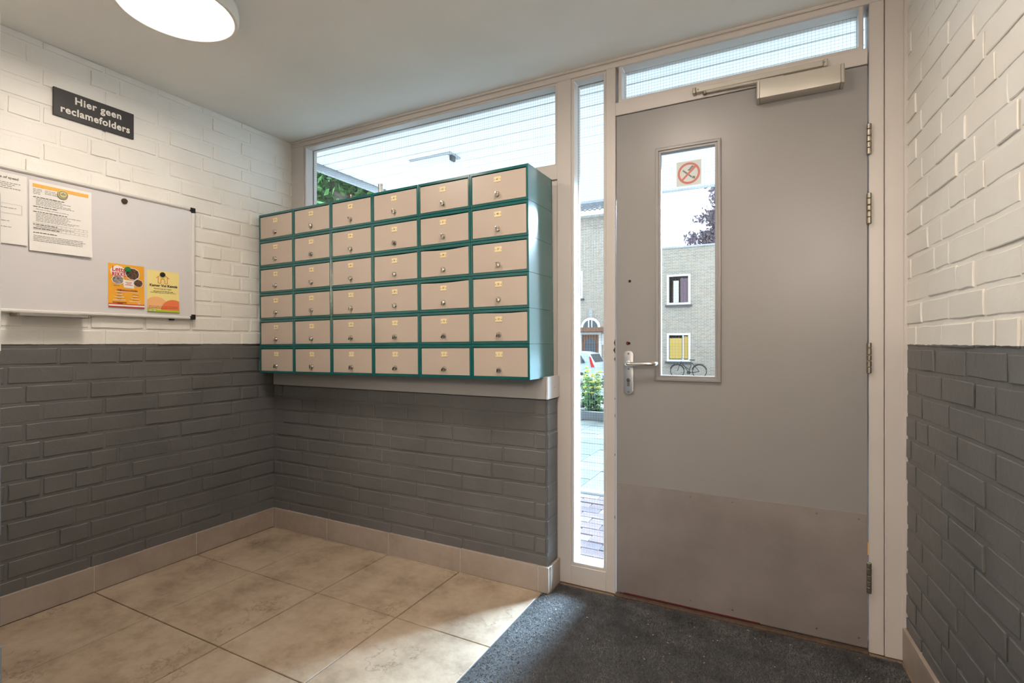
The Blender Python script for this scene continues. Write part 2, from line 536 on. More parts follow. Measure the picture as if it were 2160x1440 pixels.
def lay_bricks(wall, u0, u1, z0, z1, seed, name='brick'):
    """bricks in the wall's own frame: x along the wall, y towards the room, z up"""
    r = random.Random(seed)
    k = int(math.ceil((z0 - Z0) / CH - 1e-6))
    count = 0
    while Z0 + k * CH < z1 - 0.02:
        zc = Z0 + k * CH + CH / 2
        u = u0 - (0.0 if k % 2 else 0.055) - r.choice((0, 0, 0.11)) * 0
        first = True
        while u < u1 - 0.02:
            header = r.random() < 0.22 or (first and k % 2 == 0)
            first = False
            L = 0.111 if header else 0.223
            a, b = max(u, u0), min(u + L, u1)
            if b - a > 0.03:
                nominal = 0.100 if header else 0.212
                me = r.choice(HEA if header else STR)
                o = bpy.data.objects.new(name, me)
                COL.objects.link(o)
                o.parent = wall
                top = min(zc + CH / 2, z1) - (zc - CH / 2)
                o.scale = ((b - a - 0.011) / nominal, 1, top / CH)
                o.location = ((a + b) / 2, r.uniform(-0.0018, 0.0026), zc - CH / 2 + top / 2 + r.uniform(-0.0015, 0.0015))
                o.rotation_euler = (r.uniform(-0.022, 0.012), r.uniform(-0.006, 0.006), r.uniform(-0.008, 0.008))
                count += 1
            u += L
        k += 1
    return count

def wall_mesh(name, u0, u1, z0, z1, thick, rec=0.0032):
    """gently uneven mortar face, in the wall's own frame"""
    g = G()
    nu, nz_ = max(2, int((u1 - u0) / 0.05)), max(2, int((z1 - z0) / 0.04))
    r = random.Random(name)
    vs_ = [(u0 + (u1 - u0) * i / nu, -rec + r.uniform(-0.0012, 0.0012), z0 + (z1 - z0) * j / nz_) for j in range(nz_ + 1) for i in range(nu + 1)]
    fs = [(j * (nu + 1) + i, (j + 1) * (nu + 1) + i, (j + 1) * (nu + 1) + i + 1, j * (nu + 1) + i + 1) for j in range(nz_) for i in range(nu)]
    g.add(vs_, fs)
    g.box((u0, -thick, z0), (u1, -rec - 0.004, z1))
    return g.mesh(name, smooth=True)

def brick_wall(name, loc, ang, u0, u1, z0, z1, thick, label):
    o = link(name, wall_mesh(name, u0, u1, z0, z1, thick), 'brick')
    o.location = loc; o.rotation_euler = (0, 0, ang)
    PM[o.name] = Matrix.Translation(loc) @ Matrix.Rotation(ang, 4, 'Z')
    return setp(o, label, 'wall', None, 'structure')

# left wall: local x runs towards -Y from the facade
wl = brick_wall('wall_left', (WX, 2.385, 0), -PI / 2, 0, 4.9, 0, CEIL, 0.14, 'brick wall painted white above dark grey behind the whiteboard')
lay_bricks(wl, 0.0, 1.85, 0.07, CEIL, 11)
# low front wall under the mailboxes: local x runs towards -X
wf = brick_wall('wall_front', (-0.914, 2.10, 0), PI, 0, 1.81, 0, 0.955, 0.13, 'low dark grey brick wall under the mailboxes')
lay_bricks(wf, 0.0, 1.806, 0.07, 0.952, 23)
# its short end face beside the narrow window
def end_bricks(parent, x, y0, y1, z0, z1, seed):
    r = random.Random(seed)
    k = 0
    while Z0 + k * CH < z1 - 0.02:
        a, b = max(z0, Z0 + k * CH + 0.005), min(z1, Z0 + (k + 1) * CH - 0.005)
        if b - a > 0.02:
            dx = r.uniform(-0.0015, 0.0015)
            o = box('brick', (x - 0.03, y0, a), (x + dx, y1, b), 'brick', parent, 0.004)
        k += 1
end_bricks(wf, -0.911, 2.106, 2.222, 0.075, 0.95, 3)
# right wall, a little out of square: local x runs from near the camera to the facade
ang_r = PI / 2 + math.atan(RS)
dl = 4.8
rdir = Vector((math.cos(ang_r), math.sin(ang_r), 0))
fac = Vector((RX, FY + 0.10, 0))
fac.x = RX - 0.10 * RS
p_r = fac - rdir * dl
wr = brick_wall('wall_right', tuple(p_r), ang_r, 0, dl, 0, CEIL, 0.14, 'brick wall painted white above glossy grey beside the door')
lay_bricks(wr, dl - 1.60, dl, 0.07, CEIL, 37)
# short wall end right beside the camera at the left border of the picture
wn = box('wall_near', (-2.72, 0.075, 0), (-0.619, 0.180, CEIL), 'brick')
setp(wn, 'painted brick wall end cut by the left border of the picture', 'wall', None, 'structure')
end_bricks(wn, -0.587, 0.071, 0.188, 0.0, CEIL, 5)
# wall behind the camera
wb_ = box('wall_back', (-2.95, -2.62, 0), (1.1, -2.5, CEIL), 'brick')
setp(wb_, 'painted wall at the far end of the hall behind the viewer', 'wall', None, 'structure')
ce = box('ceiling', (-2.95, -2.62, CEIL), (1.1, 2.33, CEIL + 0.14), 'ceiling')
setp(ce, 'off white stucco ceiling of the entrance hall', 'ceiling', None, 'structure')

# ---- tiled skirting
def skirting(name, label, pieces, base):
    root = thing(name, label, 'baseboard', base, kind='structure')
    for lo, hi in pieces:
        box('tile', lo, hi, 'skirt', root, 0.0015)
    return root
H_SK = 0.113
pc = []
e = [2.088, 1.627, 1.172, 0.717, 0.262]
for a, b in zip(e, e[1:]):
    pc.append(((WX - 0.006, b + 0.002, 0.0), (WX + 0.011, a - 0.001, H_SK)))
sk = skirting('baseboard_left', 'beige tile skirting along the left wall', pc, (WX, 1.2, 0))
box('grout_line', (WX - 0.006, 0.2, 0.0), (WX + 0.0085, 2.10, H_SK - 0.001), 'skirt_grout', sk)
box('tile_offcut', (WX - 0.006, 2.0895, 0.0), (WX + 0.011, 2.099, H_SK), 'skirt', sk)
pc = []
e = [-2.708, -2.262, -1.815, -1.368, -0.952, -0.9]
for a, b in zip(e, e[1:]):
    pc.append(((a + 0.0015, 2.088, 0.0), (b - 0.0015, 2.106, H_SK + 0.001)))
sk = skirting('baseboard_front', 'beige tile skirting under the low front wall', pc, (-1.8, 2.1, 0))
box('grout_line', (-2.708, 2.0905, 0.0), (-0.903, 2.106, H_SK - 0.001), 'skirt_grout', sk)
box('tile_return', (-0.910, 2.1065, 0.0), (-0.8985, 2.222, H_SK + 0.001), 'skirt', sk, 0.0015)
sk = thing('baseboard_right', 'beige tile skirting along the right wall', 'baseboard', tuple(p_r), (0, 0, ang_r), kind='structure')
q = [dl - 0.105 - 0.45 * i for i in range(6)]
for a, b in zip(q, q[1:]):
    box('tile', (b + 0.0015, -0.006, 0.0), (a - 0.0015, 0.012, 0.118), 'skirt', sk, 0.0015, local=True)
box('grout_line', (q[-1], -0.006, 0.0), (q[0], 0.0095, 0.117), 'skirt_grout', sk, local=True)

# ---- timber frame of the facade
tr = thing('trim_1', 'white painted timber frame around the door and windows', 'door frame', (-0.66, FY, 0), kind='structure')
Y1 = FY + 0.095
def rail(name, x0, x1, z0, z1, y0=FY, y1=Y1, mat='frame', bev=0.002):
    return box(name, (x0, y0, z0), (x1, y1, z1), mat, tr, bev)
rail('post', -2.745, -2.612, 0.955, 2.334)
rail('head_rail', -2.745, 0.430, 2.334, CEIL + 0.02)
rail('bottom_rail', -2.612, -0.916, 1.880, 1.941)
rail('panel', -2.612, -0.916, 0.94, 1.880, FY + 0.012, Y1)
rail('mullion', -0.916, -0.848, 0.0, 2.334)
rail('post', -0.681, -0.638, 0.0, 2.334)
rail('bottom_rail', -0.848, -0.681, 0.0, 0.088)
rail('transom_rail', -0.638, 0.289, 2.119, 2.176)
rail('post', 0.292, 0.337, 0.0, 2.334)
rail('cover_strip', 0.3385, 0.430, 0.0, 2.334, FY - 0.004)
box('sealant_bead', (0.392, FY - 0.010, 0.118), (0.412, FY - 0.003, CEIL), 'frame', tr, 0.002)
box('ceiling_bead', (-2.72, FY - 0.010, CEIL - 0.012), (0.395, FY, CEIL), 'frame', tr, 0.003)
box('wall_plinth', (-2.72, 2.236, 0.0), (-0.916, Y1, 0.94), 'board', tr)
# chipped edge by the lock and worn threshold
g = G()
for zc, h, w in ((1.095, 0.035, 0.006), (1.065, 0.03, 0.009), (1.03, 0.022, 0.005), (0.86, 0.012, 0.003), (0.78, 0.02, 0.003), (0.61, 0.014, 0.003), (0.33, 0.02, 0.003)):
    g.prism([(0, 0), (-w * 0.6, h * 0.3), (-w, h * 0.5), (-w * 0.5, h * 0.8), (0, h)], 0.0012, on_front(-0.6385, zc, FY + 0.0006))
g.obj('paint_chip', 'chip', tr)
th = box('threshold', (-0.638, FY - 0.022, -0.006), (0.29, Y1, 0.008), 'chip', tr, 0.003)

def wire_mesh(x0, x1, z0, z1, y, parent, step=0.0127, r=0.00026):
    g = G()
    x = x0 + step * 0.4
    while x < x1:
        g.box((x - r, y - r, z0), (x + r, y + r, z1)); x += step
    z = z0 + step * 0.6
    while z < z1:
        g.box((x0, y - r, z - r), (x1, y + r, z + r)); z += step
    o = g.obj('wire_mesh', 'wire', parent)
    return setp(o, kind='stuff')

def window(name, label, x0, x1, z0, z1, sill=0.0, bead=0.013):
    """opening x0..x1, z0..z1 with glazing beads, pane and wire"""
    w = thing(name, label, 'window', ((x0 + x1) / 2, FY, z0), kind='structure')
    yb, yg = FY + 0.006, FY + 0.062
    G().frame((x0 - 0.001, z0 - 0.001, x1 + 0.001, z1 + 0.001), (x0 + bead, z0 + bead, x1 - bead, z1 - bead), yg - yb, on_front(0, 0, yg)).obj('glazing_bead', 'frame', w, 0.0025)
    G().frame((x0 - 0.001, z0 - 0.001, x1 + 0.001, z1 + 0.001), (x0 + bead, z0 + bead, x1 - bead, z1 - bead), 0.025, on_front(0, 0, yg + 0.033)).obj('outer_bead', 'frame', w, 0.002)
    p = box('pane', (x0 + 0.004, yg, z0 + 0.004), (x1 - 0.004, yg + 0.006, z1 - 0.004), 'glass', w)
    wire_mesh(x0 + bead, x1 - bead, z0 + bead, z1 - bead, yg + 0.003, w)
    return w
window('window_1', 'wide wired glass window above the mailboxes', -2.612, -0.916, 1.941, 2.334)
window('window_2', 'tall narrow wired glass window beside the door', -0.848, -0.681, 0.088, 2.334)
window('window_3', 'wired glass transom light above the door', -0.625, 0.276, 2.176, 2.345)

# ---- sill board between low wall and mailboxes
sb = thing('trim_2', 'grey sill board with screws under the mailboxes', 'sill board', (-1.8, 2.09, 0.86), kind='structure')
G().box((-2.703, 2.082, 0.862), (-0.912, 2.094, 0.960)).obj('board', 'board', sb, 0.001)
box('end_board', (-0.911, 2.082, 0.862), (-0.902, 2.222, 0.962), 'frame', sb, 0.001)
box('top_board', (-2.703, 2.0945, 0.952), (-0.912, 2.222, 0.962), 'board', sb)
g = G()
for x, z in ((-2.60, 0.915), (-2.14, 0.913), (-1.74, 0.912), (-1.335, 0.912), (-1.02, 0.911)):
    G().cyl((x, 2.0825, z), (x, 2.0805, z), 0.0055, 0.0045, 12).obj('screw', 'board', sb, 0, True)
G().cyl((-0.9025, 2.16, 0.912), (-0.9005, 2.16, 0.912), 0.005, 0.004, 12).obj('screw', 'board', sb, 0, True)

# ================================================================= DOOR
dr = thing('door_1', 'grey entrance door with narrow wired window and steel kick plate', 'door', (-0.634, FY, 0.008), kind='structure')
DX0, DX1, DZ0, DZ1 = -0.6335, 0.2885, 0.012, 2.115
GX0, GX1, GZ0, GZ1 = -0.446, -0.219, 0.970, 1.924      # glass opening
G().frame((DX0, DZ0, DX1, DZ1), (GX0, GZ0, GX1, GZ1), 0.042, on_front(0, 0, FY + 0.044)).obj('leaf', 'door', dr, 0.0015)
gf = G()
bw = 0.017
for ring_o, ring_i, d0, d1 in (((GX0 - bw, GZ0 - bw, GX1 + bw, GZ1 + bw), (GX0 - 0.004, GZ0 - 0.004, GX1 + 0.004, GZ1 + 0.004), FY + 0.002, 0.011),
                               ((GX0 - 0.006, GZ0 - 0.006, GX1 + 0.006, GZ1 + 0.006), (GX0 + 0.006, GZ0 + 0.006, GX1 - 0.006, GZ1 - 0.006), FY + 0.024, 0.028)):
    gf.frame(ring_o, ring_i, d1, on_front(0, 0, d0))
gf.obj('glazing_frame', 'door', dr, 0.003, True, seg=2)
box('pane', (GX0 + 0.001, FY + 0.024, GZ0 + 0.001), (GX1 - 0.001, FY + 0.030, GZ1 - 0.001), 'glass', dr)
wire_mesh(GX0 + 0.006, GX1 - 0.006, GZ0 + 0.006, GZ1 - 0.006, FY + 0.027, dr)
kp = box('kick_plate', (DX0 + 0.001, FY - 0.0005, DZ0 + 0.006), (DX1 - 0.001, FY + 0.0018, 0.495), 'steelplate', dr)
setp(kp, 'brushed steel kick plate')
for x in (-0.61, -0.32, -0.16, 0.13, 0.262):
    for z in (0.475, 0.045):
        G().cyl((x, FY - 0.0003, z), (x, FY - 0.0012, z), 0.0035, 0.0028, 10).obj('screw', 'screw', kp, 0, True)
box('worn_edge', (-0.60, FY + 0.0002, DZ0), (-0.06, FY + 0.0016, DZ0 + 0.0045), 'redpaint', dr)
# old screw holes
for x, z, r in ((-0.574, 1.383, 0.006), (-0.577, 1.111, 0.006)):
    G().cyl((x, FY + 0.0030, z), (x, FY + 0.0012, z), r, r, 14).obj('screw_hole', 'dark', dr)
G().prism([(-0.010, -0.006), (-0.003, -0.009), (0.002, -0.003), (0.001, 0.006), (-0.006, 0.009), (-0.011, 0.004)], 0.0008, on_front(-0.579, 1.111, FY + 0.0022)).obj('paint_chip', 'redpaint', dr)
# handle plate with lever and cylinder
hx0, hx1, hz0, hz1 = -0.599, -0.556, 0.888, 1.078
n = 8; rr_ = 0.019
poly = []
for cx, cz, a0 in ((hx1 - rr_, hz1 - rr_, 0), (hx0 + rr_, hz1 - rr_, PI / 2), (hx0 + rr_, hz0 + rr_, PI), (hx1 - rr_, hz0 + rr_, 1.5 * PI)):
    for i in range(n + 1):
        t = a0 + PI / 2 * i / n
        poly.append((cx + rr_ * math.cos(t), cz + rr_ * math.sin(t)))
hp = G().prism(poly, 0.009, on_front(0, 0, FY + 0.002)).obj('handle_plate', 'alu', dr, 0.002, True, seg=2)
hcx = (hx0 + hx1) / 2
G().cyl((hcx, FY - 0.007, 1.024), (hcx, FY - 0.012, 1.024), 0.0125, 0.0115, 20).obj('rose', 'alu', hp, 0.001, True)
pts = [(hcx, FY - 0.008, 1.022), (hcx, FY - 0.038, 1.022), (hcx + 0.004, FY - 0.048, 1.022), (hcx + 0.013, FY - 0.0535, 1.022)]
pts += [(hcx + 0.03 + 0.02 * i, FY - 0.054, 1.0222 + 0.0006 * i) for i in range(4)]
pts += [(hcx + 0.106, FY - 0.052, 1.0245), (hcx + 0.116, FY - 0.045, 1.0248), (hcx + 0.120, FY - 0.033, 1.025), (hcx + 0.120, FY - 0.016, 1.025)]
G().tube(pts, 0.0092, 14).obj('lever', 'alu_lever', hp, 0, True)
G().cyl((hcx, FY - 0.006, 0.951), (hcx, FY - 0.0125, 0.951), 0.0088, 0.0085, 20).box((hcx - 0.0048, FY - 0.0125, 0.924), (hcx + 0.0048, FY - 0.006, 0.951)).obj('lock_cylinder', 'screw', hp, 0.0006, True)
box('keyhole', (hcx - 0.0012, FY - 0.0130, 0.946), (hcx + 0.0012, FY - 0.0124, 0.957), 'dark', hp)
for z in (1.066, 1.0, 0.899):
    G().cyl((hcx, FY - 0.006, z), (hcx, FY - 0.0085, z), 0.0052, 0.0045, 14).obj('screw', 'screw', hp, 0, True)
# hinges
for z0 in (1.789, 1.541, 1.005, 0.217):
    h = G().box((0.2865, FY - 0.0015, z0), (0.2945, FY + 0.001, z0 + 0.108)).obj('hinge', 'hinge', dr)
    for a, b in ((0.000, 0.022), (0.024, 0.043), (0.046, 0.064), (0.067, 0.089), (0.091, 0.109)):
        G().cyl((0.292, FY - 0.0085, z0 + a), (0.292, FY - 0.0085, z0 + b), 0.0078, 0.0078, 14).obj('knuckle', 'hinge', h, 0.0012, True)
rub = box('rebate_rubber', (0.2886, FY + 0.001, 0.35), (0.2915, FY + 0.012, 0.395), 'paperorange', dr)
# door closer
dc = G().prism([(-0.072 + 0.012, 2.046), (0.214 - 0.012, 2.046), (0.214 - 0.012, 2.113), (-0.072 + 0.012, 2.113)], 0.058, on_front(0, 0, FY)).obj('door_closer', 'closer', dr, 0.003, True, seg=2)
setp(dc, 'silver door closer box')
for x0, x1 in ((-0.072, -0.0605), (0.2025, 0.214)):
    s_ = 1 if x1 > 0 else -1
    q_ = [(FY, x0), (FY - 0.055, x0), (FY - 0.055, x1), (FY, x1)]
    out = x1 if s_ > 0 else x0; inn = x0 if s_ > 0 else x1
    poly = [(inn, FY), (inn, FY - 0.0585), (out - s_ * 0.006, FY - 0.0585), (out - s_ * 0.002, FY - 0.056), (out, FY - 0.050), (out, FY)]
    G().prism(poly, 0.068, Matrix.Translation((0, 0, 2.0455))).obj('end_cap', 'closer', dc, 0.001, True)
arm = G().tube([(0.02, FY - 0.030, 2.122), (-0.12, FY - 0.022, 2.129), (-0.262, FY - 0.014, 2.134)], 0.006, 8).obj('closer_arm', 'closer', dc, 0, True)
# slide rail of the closer is screwed to the frame
sr = box('closer_track', (-0.296, FY - 0.022, 2.136), (0.150, FY + 0.001, 2.157), 'closer', tr, 0.002)
box('end_cap', (-0.309, FY - 0.023, 2.133), (-0.2965, FY + 0.001, 2.158), 'hinge', sr, 0.002)
box('end_cap', (0.1505, FY - 0.023, 2.132), (0.165, FY + 0.001, 2.160), 'closer', sr, 0.003)
G().cyl((-0.262, FY - 0.014, 2.124), (-0.262, FY - 0.014, 2.137), 0.008, 0.008, 12).obj('slide_knob', 'hinge', sr, 0.001, True)
for x in (-0.288, 0.154):
    G().cyl((x, FY - 0.0225, 2.147), (x, FY - 0.0245, 2.147), 0.0036, 0.003, 10).obj('screw', 'screw', sr)

# ================================================================= CEILING LIGHTS
def ceiling_light(x, y, label):
    t = thing('ceiling_light', label, 'lamp', (x, y, CEIL), group='round ceiling lights in the hall')
    G().lathe([(0.150, CEIL), (0.186, CEIL - 0.002), (0.196, CEIL - 0.010), (0.199, CEIL - 0.030), (0.197, CEIL - 0.054), (0.194, CEIL - 0.062), (0.184, CEIL - 0.063), (0.1795, CEIL - 0.060), (0.176, CEIL - 0.053)], (x, y, 0), 64).obj('rim', 'lamprim', t, 0, True)
    G().lathe([(0.0001, CEIL - 0.054), (0.11, CEIL - 0.0538), (0.160, CEIL - 0.0535), (0.1765, CEIL - 0.052)][::-1], (x, y, 0), 64).obj('diffuser', 'lampglow', t, 0, True)
    return t
ceiling_light(-1.925, 1.085, 'round flush ceiling light glowing warm white near the whiteboard wall')
ceiling_light(-0.46, 1.25, 'round flush ceiling light above the dark entrance mat')
ceiling_light(-0.30, -1.45, 'round flush fill light added at the back of the hall behind the viewer')  # third light, unseen, added to even out the hall lighting

fill_gl = thing('fill_globe', 'opal globe fill light added on the right wall behind the viewer', 'lamp', (0.645, -1.2, 1.80))  # globe added out of view to fill ceiling and walls with light
wrx = RX + (FY + 1.2) * RS
G().lathe([(0.0001, 0.0), (0.07, 0.0), (0.07, 0.02), (0.03, 0.03), (0.0001, 0.03)], (0, 0, 0), 24, Matrix.Translation((wrx + 0.006, -1.2, 1.72)) @ Matrix.Rotation(-PI / 2, 4, 'Y')).obj('wall_plate', 'lamprim', fill_gl, 0, True)
G().tube([(wrx - 0.02, -1.2, 1.72), (wrx - 0.16, -1.2, 1.72), (wrx - 0.21, -1.2, 1.76)], 0.012, 10).obj('arm', 'lamprim', fill_gl, 0, True)
G().lathe([(0.0001, -0.16)] + [(0.16 * math.sin(PI * i / 16), -0.16 * math.cos(PI * i / 16)) for i in range(1, 16)] + [(0.0001, 0.16)], (wrx - 0.22, -1.2, 1.91), 32).obj('globe', emit_mat('fill_globe_glow', LAMP_COLOR, 85.0), fill_gl, 0, True)

# ================================================================= MAILBOXES
MBW, MBH, MBD = 0.2908, 0.1525, 0.252
ob = Vector((-0.9235 , 1.946, 0.9565))
lb = Vector((-2.668, 1.965, 0.9385))
ex = (ob - lb).normalized()
rot_mb = (0.0, -math.asin(ex.z), math.atan2(ex.y, ex.x))
from mathutils import Euler
RM = Euler(rot_mb, 'XYZ').to_matrix()
def case_mesh():
    g = G()
    e_ = 0.0006
    W, H, D = MBW - e_, MBH - e_, MBD
    i = (0.0095, 0.0115, W - 0.0095, H - 0.0125)
    # rolled lip: outer ring, proud inner step, return inwards
    ring = lambda x0, z0, x1, z1, y: [(x0, y, z0), (x1, y, z0), (x1, y, z1), (x0, y, z1)]
    loops = [ring(e_, e_, W, H, D), ring(e_, e_, W, H, 0.0012), ring(0.0018, 0.0018, W - 0.0012, H - 0.0012, 0.0),
             ring(i[0] - 0.0008, i[1] - 0.0008, i[2] + 0.0008, i[3] + 0.0008, 0.0), ring(*i, 0.0008), ring(*i, 0.020), ]
    v = [p for lp in loops for p in lp]
    f = []
    for k in range(len(loops) - 1):
        for q in range(4):
            j = (q + 1) % 4
            f.append((k * 4 + q, k * 4 + j, k * 4 + 4 + j, k * 4 + 4 + q))
    m = (len(loops) - 1) * 4
    f.append((m, m + 1, m + 2, m + 3)); f.append((3, 2, 1, 0))
    g.add(v, f)
    me = g.mesh('case')
    me.materials.append(M['teal'])
    return me
def door_mesh(warp=0.0, shift=0.0):
    x0, x1, z0, z1 = 0.0112, MBW - 0.0118, 0.0130, MBH - 0.0162
    n = 12
    top = []
    for k in range(n + 1):
        t = k / n
        top.append((x0 + (x1 - x0) * t, z1 - warp * math.sin(PI * min(1, max(0, (t - shift) / (1 - shift)))) ** 1.2))
    bot = [(x0 + (x1 - x0) * k / n, z0) for k in range(n + 1)]
    v, f = [], []
    for y in (0.0025, 0.0060):
        for a, b in zip(bot, top):
            v += [(a[0], y, a[1]), (b[0], y, b[1])]
    s_ = 2 * (n + 1)
    for k in range(n):
        a = 2 * k
        f.append((a, a + 2, a + 3, a + 1)); f.append((s_ + a, s_ + a + 1, s_ + a + 3, s_ + a + 2))
        f.append((a + 1, a + 3, s_ + a + 3, s_ + a + 1)); f.append((a, s_ + a, s_ + a + 2, a + 2))
    f.append((0, 1, s_ + 1, s_)); f.append((s_ - 2, 2 * s_ - 2, 2 * s_ - 1, s_ - 1))
    g = G(); g.add(v, f)
    me = g.mesh('door', 0.0007)
    me.materials.append(M['beige'])
    return me
case_me = case_mesh()
door_me = door_mesh()
door_warp = {39: door_mesh(0.0058, 0.05), 27: door_mesh(0.0042, 0.0), 13: door_mesh(0.0032, 0.25), 41: door_mesh(0.002), 51: door_mesh(0.0015, 0.2)}
PX, PZ = MBW / 2 - 0.004, MBH - 0.0440      # number plate centre
LX, LZ = MBW / 2 - 0.004, 0.0415             # lock centre
plate_me = G().box((PX - 0.0175, 0.0008, PZ - 0.0118), (PX + 0.0175, 0.0026, PZ + 0.0118)).mesh('number_plate', 0.0005)
plate_me.materials.append(M['cream'])
pscrew_me = G().cyl((0, 0.0009, 0), (0, 0.0001, 0), 0.0022, 0.0018, 8).mesh('screw', 0, True)
pscrew_me.materials.append(M['screw'])
lock_me = G().lathe([(0.0125, 0.0), (0.0125, 0.0018), (0.0112, 0.0034), (0.0102, 0.0075), (0.0088, 0.0098), (0.0001, 0.0102)], (0, 0, 0), 20, on_front(0, 0, 0.0026)).mesh('lock', 0, True)
lock_me.materials.append(M['nickel'])
grip_me = G().prism([(-0.0042, -0.0108), (0.0042, -0.0108), (0.0048, 0.0), (0.0042, 0.0108), (-0.0042, 0.0108), (-0.0048, 0.0)], 0.0075, on_front(0, 0, -0.0070)).mesh('lock_grip', 0.0012, True, 2)
grip_me.materials.append(M['nickel'])
key_me = G().box((-0.0008, -0.0149, -0.0045), (0.0008, -0.0144, 0.0045)).mesh('keyhole')
key_me.materials.append(M['dark'])
ROWS = ['top row', 'second row from top', 'third row from top', 'fourth row from top', 'fifth row from top', 'bottom row']
COLS = ['rightmost', 'second from right', 'third from right', 'third from left', 'second from left', 'leftmost']
def put(name, me, parent, loc=(0, 0, 0), rot=(0, 0, 0)):
    o = bpy.data.objects.new(name, me); COL.objects.link(o); o.parent = parent
    o.location = loc; o.rotation_euler = rot
    return o
rmb = random.Random(4)
for r in range(6):
    for c in range(6):
        num = (5 - r) * 12 + 2 * c + 1
        loc = lb + RM @ Vector(((5 - c) * MBW, 0, (5 - r) * MBH))
        extra = 'beige door bent open' if num in (39, 27) else 'beige door'
        t = thing('mailbox', 'teal mailbox numbered %d, %s, %s, %s' % (num, ROWS[r], COLS[c], extra), 'mailbox', tuple(loc), rot_mb, 'teal mailboxes stacked in six rows')
        put('case', case_me, t)
        d = put('door', door_warp.get(num, door_me), t, (rmb.uniform(-0.0006, 0.0006), rmb.uniform(-0.0003, 0.0006), rmb.uniform(-0.0006, 0.0003)))
        p = put('number_plate', plate_me, d)
        tilt = rmb.uniform(-0.05, 0.05)
        for sx in (-1, 1):
            put('screw', pscrew_me, d, (PX + sx * 0.0138, 0, PZ - 0.001))
        text('number', str(num), 0.0112, on_front(PX, PZ, 0.0007), 'ink', d, 0.0001, local=True)
        k = put('lock', lock_me, d, (LX, 0, LZ))
        a = rmb.choice((0.0, 0.15, -0.25, 0.5, -0.1))
        put('lock_grip', grip_me, d, (LX, 0, LZ), (0, a, 0))
        put('keyhole', key_me, d, (LX, 0, LZ), (0, a, 0))

# two short metal tubes standing behind the top row
zt = lb.z + 6 * MBH + 0.006
g = thing('metal_tube', 'short shiny steel tube standing on top of the mailboxes', 'tube', (-1.877, 2.10, zt))
G().cyl((-1.877, 2.10, zt - 0.0), (-1.877, 2.10, 1.958), 0.0125, 0.0125, 18).obj('tube', 'nickel', g, 0, True)
G().lathe([(0.0126, 1.949), (0.0135, 1.950), (0.0135, 1.958), (0.0105, 1.9585), (0.0105, 1.93)], (-1.877, 2.10, 0), 18).obj('rim', 'nickel', g, 0, True)
g = thing('copper_pin', 'thin copper pin standing on top of the mailboxes', 'pin', (-2.09, 2.10, zt - 0.002))
G().cyl((-2.09, 2.10, zt - 0.002), (-2.09, 2.10, 1.925), 0.0042, 0.0042, 10).obj('shaft', plain('copper', srgb(190, 128, 92), 0.3, 1.0), g, 0, True)
G().lathe([(0.0001, 1.931), (0.0048, 1.930), (0.0058, 1.926), (0.0048, 1.922)][::-1], (-2.09, 2.10, 0), 12).obj('head', 'nickel', g, 0, True)

# ================================================================= LEFT WALL OBJECTS
# sign
sg = thing('sign', 'dark grey wall sign reading Hier geen reclamefolders', 'sign', (-2.713, 1.18, 2.076))
sx = -2.7125
G().box((sx - 0.006, 1.027, 2.077), (sx + 0.002, 1.331, 2.196)).obj('plate', 'sign', sg, 0.0008)
text('lettering', 'Hier geen', 0.0425, on_left(1.190, 2.1635, sx + 0.0022), 'signtext', sg, 0.0012, width=0.176, spacing=1.12)
text('lettering', 'reclamefolders', 0.0425, on_left(1.182, 2.1125, sx + 0.0022), 'signtext', sg, 0.0012, width=0.262, spacing=1.10)

# whiteboard
BX = -2.703
by0, by1, bz0, bz1 = 0.715, 1.611, 1.234, 1.813
wbd = thing('whiteboard', 'magnetic whiteboard with pale rails and black corners on the left wall', 'whiteboard', (-2.718, 1.16, bz0))
box('panel', (-2.7165, by0 + 0.008, bz0 + 0.008), (BX, by1 - 0.008, bz1 - 0.008), 'wb', wbd)
rp = [(0, 0), (0.019, 0.0), (0.0225, 0.004), (0.0225, 0.010), (0.018, 0.015), (0, 0.015)]
def hrail(z, sgn):
    g_ = G()
    poly = [(-2.7165 + a, z + sgn * b) for a, b in rp]
    g_.prism(poly, by1 - by0 - 0.034, Matrix(((1, 0, 0, 0), (0, 0, 1, by0 + 0.017), (0, 1, 0, 0), (0, 0, 0, 1))))
    return g_
hrail(bz1, -1).obj('rail', 'wbframe', wbd, 0, True)
hrail(bz0, 1).obj('rail', 'wbframe', wbd, 0, True)
for y, sgn in ((by1, -1), (by0, 1)):
    G().prism([(-2.7165 + a, y + sgn * b) for a, b in rp], bz1 - bz0 - 0.034, Matrix.Translation((0, 0, bz0 + 0.017))).obj('rail', 'wbframe', wbd, 0, True)
for y, sy in ((by1, -1), (by0, 1)):
    for z, sz in ((bz1, -1), (bz0, 1)):
        a, b, d_ = 0.019, 0.026, 0.017
        poly = [(0, 0), (b, 0), (b, d_), (d_, d_), (d_, b), (0, b)]
        G().prism([(y + sy * p_, z + sz * q_) for p_, q_ in poly], 0.0245, on_left(0, 0, -2.7166)).obj('corner_cap', 'black', wbd, 0.0015)
G().box((-2.7155, 1.4905, 1.2265), (-2.700, 1.510, 1.2345)).obj('clip', 'black', wbd, 0.001)
